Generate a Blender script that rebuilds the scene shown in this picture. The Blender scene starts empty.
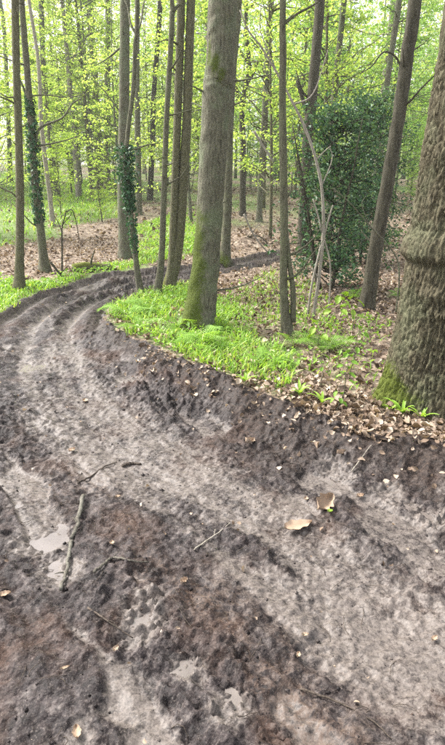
import bpy, math, random
import numpy as np
from mathutils import Vector, Matrix

# ------------------------------------------------------------------ camera, sky, sun, exposure
SC = bpy.context.scene
W0, H0, FPX = 445.0, 745.0, 563.0          # photograph size and focal length in its pixels
PITCH = math.radians(19.7)
CAM = np.array([0.0, 0.0, 1.60])
cam_d = bpy.data.cameras.new('camera'); cam = bpy.data.objects.new('camera', cam_d)
SC.collection.objects.link(cam); SC.camera = cam
cam.location = CAM; cam.rotation_euler = (math.pi / 2 - PITCH, 0, 0)
cam_d.sensor_fit = 'VERTICAL'; cam_d.sensor_height = 24.0; cam_d.lens = 24.0 * FPX / H0
cam_d.clip_start = 0.05; cam_d.clip_end = 1000

SUN_EL, SUN_AZ = math.radians(50), math.radians(-62)     # azimuth from +Y towards +X
wd = bpy.data.worlds.new('World'); SC.world = wd; wd.use_nodes = True
nt = wd.node_tree; nt.nodes.clear()
sky = nt.nodes.new('ShaderNodeTexSky'); sky.sky_type = 'NISHITA'; sky.sun_disc = False
sky.sun_elevation = SUN_EL; sky.sun_rotation = SUN_AZ
sky.dust_density = 4.0; sky.air_density = 1.0; sky.ozone_density = 1.0
hs = nt.nodes.new('ShaderNodeHueSaturation'); hs.inputs['Saturation'].default_value = 0.25
bg = nt.nodes.new('ShaderNodeBackground'); bg.inputs['Strength'].default_value = 0.12
ow = nt.nodes.new('ShaderNodeOutputWorld')
nt.links.new(sky.outputs[0], hs.inputs['Color']); nt.links.new(hs.outputs[0], bg.inputs[0]); nt.links.new(bg.outputs[0], ow.inputs[0])

sun_d = bpy.data.lights.new('sun', 'SUN'); sun_d.energy = 1.5; sun_d.angle = math.radians(16); sun_d.color = (1, .96, .9)
sun = bpy.data.objects.new('sun', sun_d); SC.collection.objects.link(sun)
sdir = Vector((math.sin(SUN_AZ) * math.cos(SUN_EL), math.cos(SUN_AZ) * math.cos(SUN_EL), math.sin(SUN_EL)))
sun.rotation_euler = sdir.to_track_quat('Z', 'Y').to_euler(); sun.location = sdir * 60
vs = SC.view_settings; vs.view_transform = 'Standard'; vs.look = 'None'; vs.gamma = 1.0; vs.use_curve_mapping = False
vs.exposure = 2.5
SC.cycles.use_denoising = False
SC.cycles.max_bounces = 8; SC.cycles.transparent_max_bounces = 8
SC.cycles.use_adaptive_sampling = True; SC.cycles.adaptive_threshold = 0.008
SC.cycles.sample_clamp_indirect = 4.0

# ------------------------------------------------------------------ helpers
rng = np.random.default_rng(7); random.seed(7)
COL = SC.collection
PI = math.pi

def hash2(ix, iy, seed):
    h = (ix.astype(np.int64) * 374761393 + iy.astype(np.int64) * 668265263 + seed * 974634777) & 0xFFFFFFFF
    h = ((h ^ (h >> 13)) * 1274126177) & 0xFFFFFFFF
    h = ((h ^ (h >> 16)) * 2246822519) & 0xFFFFFFFF
    return ((h ^ (h >> 15)) & 0xFFFFFF) / float(0xFFFFFF)
def vn(x, y, seed=0):
    x = np.asarray(x, float); y = np.asarray(y, float)
    ix = np.floor(x); iy = np.floor(y); fx = x - ix; fy = y - iy
    fx = fx * fx * fx * (fx * (fx * 6 - 15) + 10); fy = fy * fy * fy * (fy * (fy * 6 - 15) + 10)
    a = hash2(ix, iy, seed); b = hash2(ix + 1, iy, seed); c = hash2(ix, iy + 1, seed); d = hash2(ix + 1, iy + 1, seed)
    return ((a + (b - a) * fx) * (1 - fy) + (c + (d - c) * fx) * fy) * 2 - 1
def fbm(x, y, seed=0, octv=4, gain=.5):
    s = 0; a = 1; n = 0; ca, sa = math.cos(.6), math.sin(.6)
    x = np.asarray(x, float); y = np.asarray(y, float)
    for o in range(octv):
        s = s + a * vn(x, y, seed + o * 17); n += a; a *= gain
        x, y = (x * ca - y * sa) * 2.03 + 3.1, (x * sa + y * ca) * 2.03 - 1.7
    return s / n
def voro(x, y, seed=0):
    x = np.asarray(x, float); y = np.asarray(y, float)
    ix = np.floor(x); iy = np.floor(y)
    f1 = np.full(x.shape, 9.); f2 = np.full(x.shape, 9.); cid = np.zeros(x.shape)
    for dx in (-1, 0, 1):
        for dy in (-1, 0, 1):
            cx = ix + dx; cy = iy + dy
            px = cx + hash2(cx, cy, seed); py = cy + hash2(cx, cy, seed + 5)
            d = np.hypot(px - x, py - y); v = hash2(cx, cy, seed + 9)
            m = d < f1
            f2 = np.where(m, f1, np.minimum(f2, d)); cid = np.where(m, v, cid); f1 = np.where(m, d, f1)
    return f1, f2, cid
def sstep(a, b, x):
    t = np.clip((x - a) / (b - a), 0, 1); return t * t * (3 - 2 * t)

def ray(px, py):
    x = (px - W0 / 2) / FPX; v = -(py - H0 / 2) / FPX
    c, s = math.cos(PITCH), math.sin(PITCH)
    return np.array([x, c + v * s, -s + v * c])
def flat(px, py, z=0.0):
    d = ray(px, py); t = (z - CAM[2]) / d[2]; return CAM + d * t
def at_y(px, py, Y):
    d = ray(px, py); return CAM + d * (Y / d[1])
def depth_of(p):
    return p[1] * math.cos(PITCH) - (p[2] - CAM[2]) * math.sin(PITCH)

def sdpoly(P, x, y):
    """signed distance to polygon P, positive inside"""
    x = np.asarray(x, float); y = np.asarray(y, float)
    P = np.asarray(P)[:, :2]; n = len(P)
    d = np.full(x.shape, 1e18); ins = np.zeros(x.shape, bool)
    for i in range(n):
        a = P[i]; b = P[(i + 1) % n]; e = b - a
        wx = x - a[0]; wy = y - a[1]
        t = np.clip((wx * e[0] + wy * e[1]) / (e @ e), 0, 1)
        d = np.minimum(d, (wx - e[0] * t) ** 2 + (wy - e[1] * t) ** 2)
        if abs(e[1]) > 1e-12:
            c = ((a[1] > y) != (b[1] > y)) & (x < e[0] * (y - a[1]) / e[1] + a[0]); ins ^= c
    d = np.sqrt(d); return np.where(ins, d, -d)
def catmull(P, n=10):
    P = np.asarray(P, float); out = []
    Q = np.vstack([2 * P[0] - P[1], P, 2 * P[-1] - P[-2]])
    for i in range(1, len(Q) - 2):
        for k in range(n):
            t = k / n
            out.append(.5 * (2 * Q[i] + (Q[i + 1] - Q[i - 1]) * t + (2 * Q[i - 1] - 5 * Q[i] + 4 * Q[i + 1] - Q[i + 2]) * t * t + (3 * Q[i] - Q[i - 1] - 3 * Q[i + 1] + Q[i + 2]) * t ** 3))
    out.append(P[-1]); return np.array(out)
def lateral(L, x, y):
    """signed lateral offset from polyline L (positive to the right of travel)"""
    bd = np.full(np.shape(x), 1e18); s = np.zeros(np.shape(x)); tt = np.zeros(np.shape(x)); acc = 0.
    for i in range(len(L) - 1):
        a = L[i]; e = L[i + 1] - a; wx = x - a[0]; wy = y - a[1]
        t = np.clip((wx * e[0] + wy * e[1]) / (e @ e), 0, 1)
        d = (wx - e[0] * t) ** 2 + (wy - e[1] * t) ** 2
        sg = np.sign(wx * e[1] - wy * e[0]); m = d < bd
        s = np.where(m, sg * np.sqrt(d), s); le = math.sqrt(e @ e); tt = np.where(m, acc + t * le, tt); bd = np.where(m, d, bd); acc += le
    return s, tt

def mk_mesh(name, V, faces, mats=(), smooth=True, attrs=None):
    """faces: list of int arrays (m,3) or (m,4)"""
    V = np.asarray(V, np.float32); me = bpy.data.meshes.new(name)
    faces = [np.asarray(f, np.int32) for f in faces if len(f)]
    nf = sum(len(f) for f in faces)
    loops = np.concatenate([f.ravel() for f in faces]) if faces else np.zeros(0, np.int32)
    tot = np.concatenate([np.full(len(f), f.shape[1], np.int32) for f in faces]) if faces else np.zeros(0, np.int32)
    start = np.concatenate([[0], np.cumsum(tot)[:-1]]).astype(np.int32)
    me.vertices.add(len(V)); me.vertices.foreach_set('co', V.ravel())
    me.loops.add(len(loops)); me.loops.foreach_set('vertex_index', loops)
    me.polygons.add(nf); me.polygons.foreach_set('loop_start', start)
    me.polygons.foreach_set('loop_total', tot)
    me.polygons.foreach_set('use_smooth', np.full(nf, smooth))
    for k, v in (attrs or {}).items():
        a = me.attributes.new(k, 'FLOAT', 'POINT'); a.data.foreach_set('value', np.asarray(v, np.float32))
    for m in mats: me.materials.append(m)
    me.update(calc_edges=True); return me
class MB:
    """collects vertices / faces (and one float attribute) for one mesh"""
    def __init__(s): s.V = []; s.T = []; s.Q = []; s.n = 0; s.A = []
    def add(s, V, tris=None, quads=None, attr=None):
        V = np.asarray(V, float).reshape(-1, 3)
        if tris is not None and len(tris): s.T.append(np.asarray(tris) + s.n)
        if quads is not None and len(quads): s.Q.append(np.asarray(quads) + s.n)
        s.V.append(V); s.A.append(np.zeros(len(V)) if attr is None else np.broadcast_to(attr, (len(V),))); s.n += len(V)
    def mesh(s, name, mats, smooth=True, attr=None):
        f = []
        if s.T: f.append(np.concatenate(s.T))
        if s.Q: f.append(np.concatenate(s.Q))
        return mk_mesh(name, np.concatenate(s.V), f, mats, smooth, {attr: np.concatenate(s.A)} if attr else None)
def link(name, data, parent=None, loc=None):
    o = bpy.data.objects.new(name, data); COL.objects.link(o)
    if parent: o.parent = parent
    if loc is not None: o.location = loc
    return o
def tag(o, label=None, cat=None, group=None, kind=None):
    if label: o['label'] = label
    if cat: o['category'] = cat
    if group: o['group'] = group
    if kind: o['kind'] = kind
    return o
def copy_tree(o, parent=None):
    c = o.copy(); COL.objects.link(c)
    if parent: c.parent = parent
    for ch in o.children: copy_tree(ch, c)
    return c

def tube(mb, P, R, seg=8, rough=0, seed=0, cap=True, attr=None):
    P = np.asarray(P, float); R = np.broadcast_to(np.asarray(R, float), (len(P),))
    T = np.gradient(P, axis=0); T /= np.linalg.norm(T, axis=1)[:, None] + 1e-12
    ref = np.array([1., .13, .07]) if abs(T[0][0]) < .8 else np.array([.05, 1., .1])
    rings = []
    th = np.linspace(0, 2 * PI, seg, endpoint=False)
    for i in range(len(P)):
        u = ref - T[i] * (ref @ T[i]); u /= np.linalg.norm(u); v = np.cross(T[i], u); ref = u
        r = R[i]
        if rough: r = r * (1 + rough * vn(np.cos(th) * 1.7 + seed * 3.1, np.sin(th) * 1.7 + i * .45, seed))
        rings.append(P[i] + np.outer(np.cos(th) * r, u) + np.outer(np.sin(th) * r, v))
    V = np.concatenate(rings); n = len(P)
    i = np.arange(n - 1)[:, None] * seg; j = np.arange(seg)[None]
    Q = np.stack([i + j, i + (j + 1) % seg, i + seg + (j + 1) % seg, i + seg + j], -1).reshape(-1, 4)
    tr = None
    if cap:
        V = np.vstack([V, P[0], P[-1]]); a = np.arange(seg)
        tr = np.concatenate([np.stack([a * 0 + n * seg, (a + 1) % seg, a], -1),
                             np.stack([a * 0 + n * seg + 1, (n - 1) * seg + a, (n - 1) * seg + (a + 1) % seg], -1)])
    mb.add(V, tr, Q, attr)

def leaf_quads(C, size, up=1.0, aspect=.62, rg=rng, fold=.18, axis=None):
    """one folded leaf per centre: 4 corners each"""
    n = len(C); C = np.asarray(C, float)
    size = np.broadcast_to(np.asarray(size, float), (n,))[:, None]
    N = rg.normal(size=(n, 3)); N /= np.linalg.norm(N, axis=1)[:, None]; N = N + np.array([0, 0, up])
    N /= np.linalg.norm(N, axis=1)[:, None]
    A = rg.normal(size=(n, 3)) if axis is None else axis + rg.normal(size=(n, 3)) * .35
    A -= N * (A * N).sum(1)[:, None]; A /= np.linalg.norm(A, axis=1)[:, None] + 1e-9
    B = np.cross(N, A)
    w = size * aspect * .5
    V = np.stack([C - A * size * .5, C + B * w + N * size * fold - A * size * .05, C + A * size * .5, C - B * w + N * size * fold - A * size * .05], 1)
    q = np.arange(n * 4).reshape(n, 4)
    return V.reshape(-1, 3), q

# ------------------------------------------------------------------ materials
def new_mat(name):
    m = bpy.data.materials.new(name); m.use_nodes = True; t = m.node_tree; t.nodes.clear()
    out = t.nodes.new('ShaderNodeOutputMaterial'); return m, t, out
def nd(t, typ, **kw):
    n = t.nodes.new('ShaderNode' + typ)
    for k, v in kw.items():
        if k.startswith('i_'):
            key = k[2:].replace('_', ' '); n.inputs[int(key) if key.isdigit() else key].default_value = v
        else: setattr(n, k, v)
    return n
def ramp(t, src, stops):
    r = t.nodes.new('ShaderNodeValToRGB'); e = r.color_ramp.elements
    while len(e) < len(stops): e.new(.5)
    for k, (p, c) in enumerate(stops):
        e[k].position = p; e[k].color = (*c, 1) if not np.isscalar(c) else (c, c, c, 1)
    t.links.new(src, r.inputs[0]); return r.outputs[0]
def mixc(t, fac, a, b, mode='MIX'):
    m = t.nodes.new('ShaderNodeMix'); m.data_type = 'RGBA'; m.blend_type = mode
    def put(sock, v):
        if hasattr(v, 'node'): t.links.new(v, sock)
        else: sock.default_value = v if np.isscalar(v) else (*v, 1)
    if hasattr(fac, 'node'): t.links.new(fac, m.inputs[0])
    else: m.inputs[0].default_value = fac
    put(m.inputs[6], a); put(m.inputs[7], b); return m.outputs[2]
def math_n(t, op, a, b=0.0):
    m = t.nodes.new('ShaderNodeMath'); m.operation = op
    for k, v in enumerate((a, b)):
        if hasattr(v, 'node'): t.links.new(v, m.inputs[k])
        else: m.inputs[k].default_value = v
    return m.outputs[0]
def noise_n(t, vec, scale, detail=4, rough=.55, dist=0):
    n = nd(t, 'TexNoise'); n.inputs['Scale'].default_value = scale; n.inputs['Detail'].default_value = detail
    n.inputs['Roughness'].default_value = rough; n.inputs['Distortion'].default_value = dist
    if vec is not None: t.links.new(vec, n.inputs['Vector'])
    return n.outputs[0]
def coords(t, scale=(1, 1, 1), kind='Object'):
    c = nd(t, 'TexCoord'); mp = nd(t, 'Mapping'); mp.inputs['Scale'].default_value = scale
    t.links.new(c.outputs[kind], mp.inputs[0]); return mp.outputs[0]
def attr(t, name):
    a = nd(t, 'Attribute'); a.attribute_name = name; return a.outputs['Fac']
def bump(t, h, strength, dist=.02):
    b = nd(t, 'Bump'); b.inputs['Strength'].default_value = strength; b.inputs['Distance'].default_value = dist
    t.links.new(h, b.inputs['Height']); return b.outputs[0]

def mat_mud():
    m, t, out = new_mat('wet_mud'); p = nd(t, 'BsdfPrincipled'); v = coords(t)
    n1 = noise_n(t, v, 2.2, 5, .6); n2 = noise_n(t, v, 11, 7, .68, .4); n3 = noise_n(t, v, 75, 6, .75); n5 = noise_n(t, v, 34, 5, .7, .6)
    base = ramp(t, n2, [(.36, (.0085, .0062, .0062)), (.50, (.022, .0166, .0165)), (.64, (.060, .048, .046))])
    red = ramp(t, n1, [(.50, 0.), (.66, 1.)])
    base = mixc(t, math_n(t, 'MULTIPLY', red, .6), base, mixc(t, n5, (.030, .016, .011), (.105, .060, .040)))
    silt = attr(t, 'silt')
    sn = math_n(t, 'ADD', silt, math_n(t, 'MULTIPLY', math_n(t, 'SUBTRACT', n2, .5), 1.7))
    sn = math_n(t, 'ADD', sn, math_n(t, 'MULTIPLY', math_n(t, 'SUBTRACT', n5, .5), 1.7))
    sm = ramp(t, sn, [(.22, 0.), (.86, 1.)])
    grit = ramp(t, n3, [(.34, (.050, .041, .036)), (.47, (.086, .071, .062)), (.64, (.130, .109, .096))])
    col = mixc(t, math_n(t, 'MULTIPLY', sm, .92), base, grit)
    speck = ramp(t, n3, [(.56, 0.), (.63, 1.)])
    col = mixc(t, math_n(t, 'MULTIPLY', speck, .4), col, (.10, .084, .074))
    drk = ramp(t, n5, [(.38, 1.), (.46, 0.)])
    col = mixc(t, math_n(t, 'MULTIPLY', drk, .6), col, (.017, .013, .012))
    rst = math_n(t, 'MULTIPLY', attr(t, 'rust'), ramp(t, n5, [(.40, .0), (.60, .7)]))
    col = mixc(t, rst, col, mixc(t, n3, (.028, .015, .009), (.100, .060, .040)))
    hum = attr(t, 'humus')
    col = mixc(t, math_n(t, 'MULTIPLY', hum, .85), col, mixc(t, ramp(t, n5, [(.35, 0.), (.65, 1.)]), (.007, .0052, .0050), (.044, .030, .023)))
    n6 = noise_n(t, v, 150, 3, .6)
    col = mixc(t, math_n(t, 'SUBTRACT', 1.0, math_n(t, 'MULTIPLY', sm, .65)), col, mixc(t, 1.0, col, ramp(t, n3, [(.38, .45), (.50, .95), (.62, 1.0)]), 'MULTIPLY'))
    col = mixc(t, math_n(t, 'MULTIPLY', ramp(t, n6, [(.62, 0.), (.68, 1.)]), .4), col, (.13, .108, .092))
    t.links.new(col, p.inputs['Base Color'])
    r = ramp(t, n1, [(.3, .55), (.7, .8)]); r = mixc(t, sm, r, (.60, .60, .60))
    t.links.new(r, p.inputs['Roughness']); t.links.new(mixc(t, sm, (.17, .17, .17), (.33, .33, .33)), p.inputs['Specular IOR Level'])
    n7 = noise_n(t, v, 26, 2, .5, .5)
    hgt = math_n(t, 'ADD', math_n(t, 'MULTIPLY', noise_n(t, v, 60, 2, .5), .45), math_n(t, 'ADD', math_n(t, 'MULTIPLY', n2, .8), n7))
    bn = bump(t, hgt, .5, .02); t.links.new(math_n(t, 'SUBTRACT', .55, math_n(t, 'MULTIPLY', sm, .36)), bn.node.inputs['Strength']); t.links.new(bn, p.inputs['Normal'])
    t.links.new(p.outputs[0], out.inputs[0]); return m
def mat_floor():
    m, t, out = new_mat('forest_soil'); p = nd(t, 'BsdfPrincipled'); v = coords(t)
    n1 = noise_n(t, v, 1.1, 4, .6); n2 = noise_n(t, v, 9, 5, .65); n3 = noise_n(t, v, 45, 4, .6)
    vo = nd(t, 'TexVoronoi'); vo.inputs['Scale'].default_value = 16; t.links.new(v, vo.inputs['Vector'])
    sp = nd(t, 'SeparateColor'); t.links.new(vo.outputs['Color'], sp.inputs[0])
    lit = ramp(t, sp.outputs[0], [(.0, (.07, .048, .033)), (.4, (.18, .132, .094)), (.75, (.28, .215, .16)), (1, (.36, .295, .23))])
    lit = mixc(t, ramp(t, n2, [(.35, .85), (.65, .0)]), lit, (.055, .036, .024))
    g = math_n(t, 'ADD', attr(t, 'green'), math_n(t, 'MULTIPLY', math_n(t, 'SUBTRACT', n2, .5), 1.2))
    gm = ramp(t, g, [(.30, 0.), (.75, 1.)])
    grn = mixc(t, n3, (.035, .075, .012), (.13, .21, .035))
    col = mixc(t, math_n(t, 'MULTIPLY', gm, .8), lit, grn)
    t.links.new(col, p.inputs['Base Color']); p.inputs['Roughness'].default_value = .85
    p.inputs['Specular IOR Level'].default_value = .25
    h = math_n(t, 'ADD', n3, math_n(t, 'MULTIPLY', vo.outputs['Distance'], .8))
    t.links.new(bump(t, h, .8, .03), p.inputs['Normal'])
    t.links.new(p.outputs[0], out.inputs[0]); return m
def mat_leaf(name, cols, trans=.45, rough=.5, spec=.3, tr_boost=1.5, objvar=.25):
    m, t, out = new_mat(name); p = nd(t, 'BsdfPrincipled'); tr = nd(t, 'BsdfTranslucent'); mx = nd(t, 'MixShader')
    g = nd(t, 'NewGeometry'); oi = nd(t, 'ObjectInfo')
    f = math_n(t, 'ADD', math_n(t, 'MULTIPLY', g.outputs['Random Per Island'], 1 - objvar), math_n(t, 'MULTIPLY', oi.outputs['Random'], objvar))
    k = len(cols); c = ramp(t, f, [(i / (k - 1), cols[i]) for i in range(k)])
    t.links.new(c, p.inputs['Base Color']); p.inputs['Roughness'].default_value = rough; p.inputs['Specular IOR Level'].default_value = spec
    tc = mixc(t, 1.0, c, (tr_boost * 1.1, tr_boost, tr_boost * .6), 'MULTIPLY')
    t.links.new(tc, tr.inputs[0]); mx.inputs[0].default_value = trans
    t.links.new(p.outputs[0], mx.inputs[1]); t.links.new(tr.outputs[0], mx.inputs[2]); t.links.new(mx.outputs[0], out.inputs[0]); return m
def mat_bark(name, dark, light, sc=(26, 26, 4), bump_s=.7, moss=(.045, .06, .008), lichen=None, moss_amt=1.0, bdist=.015):
    m, t, out = new_mat(name); p = nd(t, 'BsdfPrincipled'); v = coords(t, sc); v2 = coords(t)
    oi = nd(t, 'ObjectInfo')
    n1 = noise_n(t, v, 1, 5, .65, .3); n2 = noise_n(t, v2, 5, 4, .6); n3 = noise_n(t, v2, 60, 4, .6)
    col = ramp(t, n1, [(.3, dark), (.62, light)])
    col = mixc(t, math_n(t, 'MULTIPLY', oi.outputs['Random'], .3), col, (light[0] * .5, light[1] * .5, light[2] * .42))
    if lichen is not None:
        col = mixc(t, math_n(t, 'MULTIPLY', ramp(t, n2, [(.45, 0.), (.62, 1.)]), .65), col, lichen)
    mo = math_n(t, 'ADD', attr(t, 'moss'), math_n(t, 'MULTIPLY', math_n(t, 'SUBTRACT', n2, .5), .9))
    mo = math_n(t, 'ADD', mo, math_n(t, 'MULTIPLY', math_n(t, 'SUBTRACT', n3, .5), .5))
    mm = ramp(t, mo, [(.38, 0.), (.62, 1.)])
    mcol = mixc(t, n3, (moss[0] * .45, moss[1] * .5, moss[2] * .5), (moss[0] * 2.2, moss[1] * 2.1, moss[2] * 2))
    col = mixc(t, math_n(t, 'MULTIPLY', mm, moss_amt), col, mcol)
    t.links.new(col, p.inputs['Base Color']); p.inputs['Roughness'].default_value = .85; p.inputs['Specular IOR Level'].default_value = .2
    h = math_n(t, 'ADD', n1, math_n(t, 'MULTIPLY', n3, .35))
    t.links.new(bump(t, h, bump_s, bdist), p.inputs['Normal']); t.links.new(p.outputs[0], out.inputs[0]); return m
def mat_water():
    m, t, out = new_mat('silty_water'); p = nd(t, 'BsdfPrincipled'); v = coords(t)
    n = noise_n(t, v, 7, 4, .6); n3 = noise_n(t, v, 110, 3, .6)
    c = ramp(t, n, [(.3, (.085, .071, .064)), (.7, (.13, .111, .101))])
    t.links.new(c, p.inputs['Base Color']); p.inputs['Roughness'].default_value = .24; p.inputs['Specular IOR Level'].default_value = .5
    t.links.new(bump(t, math_n(t, 'ADD', n, math_n(t, 'MULTIPLY', n3, .4)), .15, .005), p.inputs['Normal'])
    t.links.new(p.outputs[0], out.inputs[0]); return m

M_mud, M_floor, M_water = mat_mud(), mat_floor(), mat_water()
M_spring = mat_leaf('spring_leaves', [(.17, .27, .05), (.27, .40, .085), (.37, .47, .14)], .58)
M_mid = mat_leaf('fresh_green_leaves', [(.09, .21, .035), (.17, .33, .065), (.27, .42, .10)], .55)
M_hazeleaf = mat_leaf('haze_paled_leaves', [(.28, .38, .13), (.36, .45, .17), (.44, .51, .24)], .55)  # far leaves coloured lighter: the paling of distance haze is painted in
M_yellow = mat_leaf('yellow_green_leaves', [(.15, .27, .03), (.23, .36, .045), (.31, .41, .07)], .45)
M_holly = mat_leaf('holly_leaves', [(.015, .040, .020), (.032, .080, .038), (.065, .135, .052), (.16, .23, .05)], .25, .5, .25)
M_ivy = mat_leaf('ivy_leaves', [(.014, .045, .018), (.028, .085, .035), (.07, .15, .055)], .2, .5, .35)
M_grass = mat_leaf('grass_blades', [(.07, .16, .015), (.15, .30, .028), (.23, .37, .045), (.33, .37, .10)], .35, .45, .35)
M_fern = mat_leaf('fern_fronds', [(.11, .22, .022), (.16, .30, .035), (.22, .36, .06)], .4)
M_dead = mat_leaf('dead_leaves', [(.05, .033, .022), (.17, .12, .085), (.29, .22, .163), (.41, .33, .257)], .15, .7, .2, 1.0, 0)
M_deadp = mat_leaf('pale_dead_leaves', [(.20, .13, .085), (.27, .19, .13), (.32, .245, .185)], .12, .65, .25, 1.0, 0)
M_oak = mat_bark('oak_bark', (.030, .024, .014), (.108, .094, .057), (75, 75, 14), 1.0, moss=(.050, .064, .009), lichen=(.108, .112, .064), bdist=.016)
M_grey = mat_bark('grey_bark', (.034, .031, .021), (.155, .147, .102), (60, 60, 11), 1.0, lichen=(.125, .15, .085), bdist=.025)
M_olive = mat_bark('olive_bark', (.042, .039, .022), (.142, .134, .076), (60, 60, 14), 1.0, moss=(.075, .085, .012))
M_brown = mat_bark('brown_bark', (.030, .028, .018), (.136, .129, .086), (58, 58, 12), 1.0, lichen=(.115, .122, .068), bdist=.02)
M_dark = mat_bark('dark_bark', (.020, .0175, .0115), (.070, .063, .043), (36, 36, 7), .7)
M_pale = mat_bark('pale_bark', (.16, .14, .115), (.30, .27, .225), (40, 40, 8), .5)
M_twig = mat_bark('twig_bark', (.028, .022, .018), (.085, .066, .053), (60, 60, 20), .7)
M_stick = mat_bark('lichen_stick_bark', (.035, .030, .024), (.11, .098, .080), (60, 60, 20), .9, lichen=(.135, .128, .105))

# ------------------------------------------------------------------ terrain
MUD_R = [(700, 520), (445, 449), (400, 442), (360, 434), (310, 415), (270, 400), (240, 390), (200, 373), (165, 357), (140, 344),
         (118, 332), (105, 320), (109, 309), (130, 299), (150, 293), (190, 282), (225, 273), (257, 267), (290, 260)]
MUD_F = [(290, 250), (262, 253), (235, 259), (200, 263), (150, 268), (110, 274), (75, 282), (45, 291), (25, 300), (0, 313), (-60, 343), (-150, 400)]
POLY = [flat(*p)[:2] for p in MUD_R] + [flat(*p)[:2] for p in MUD_F] + [(-2.5, 2.5), (-2.1, 1.2), (-1.5, 0), (-.3, -1.5), (1.5, -4), (6, -4), (4, -1), (2.9, 1.0)]
CENT = [(3.6, -1.7), (1.65, .55)] + [tuple(flat(*p)[:2]) for p in [(400, 640), (300, 565), (190, 490), (110, 430), (55, 372), (42, 335), (70, 304), (130, 281), (190, 272), (245, 262), (280, 255)]]
CENT = catmull(CENT, 8)
GREEN = [([(110, 325), (118, 303), (150, 296), (185, 285), (215, 300), (240, 330), (300, 350), (300, 404), (255, 390), (200, 368), (150, 345)], 1.0),
         ([(-40, 340), (-40, 278), (40, 285), (110, 270), (150, 260), (150, 268), (75, 282), (30, 299)], .95),
         ([(-60, 255), (-60, 192), (60, 188), (62, 240)], .85), ([(60, 232), (60, 200), (115, 190), (122, 225)], .75),
         ([(130, 235), (190, 218), (210, 255), (140, 264)], .6), ([(215, 310), (270, 270), (320, 290), (320, 350), (240, 335)], .42),
         ([(300, 330), (385, 318), (385, 400), (300, 405)], .34)]
GREEN = [(np.array([flat(*p)[:2] for p in P]), w) for P, w in GREEN]
PUD = [((330, 470), .09, .02), ((408, 508), .07, .02), ((42, 540), .13, .026), ((62, 572), .09, .022), ((140, 626), .10, .022), ((192, 671), .07, .018), ((232, 716), .07, .016),
       ((38, 366), .22, .020), ((150, 604), .06, .014), ((388, 498), .10, .022), ((430, 524), .10, .02), ((338, 478), .10, .02), ((96, 290), .35, .03),
       ((18, 505), .07, .014), ((205, 470), .06, .012)]
PUD = [(flat(p[0], p[1], -.1)[:2], r, dp) for p, r, dp in PUD]

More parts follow.
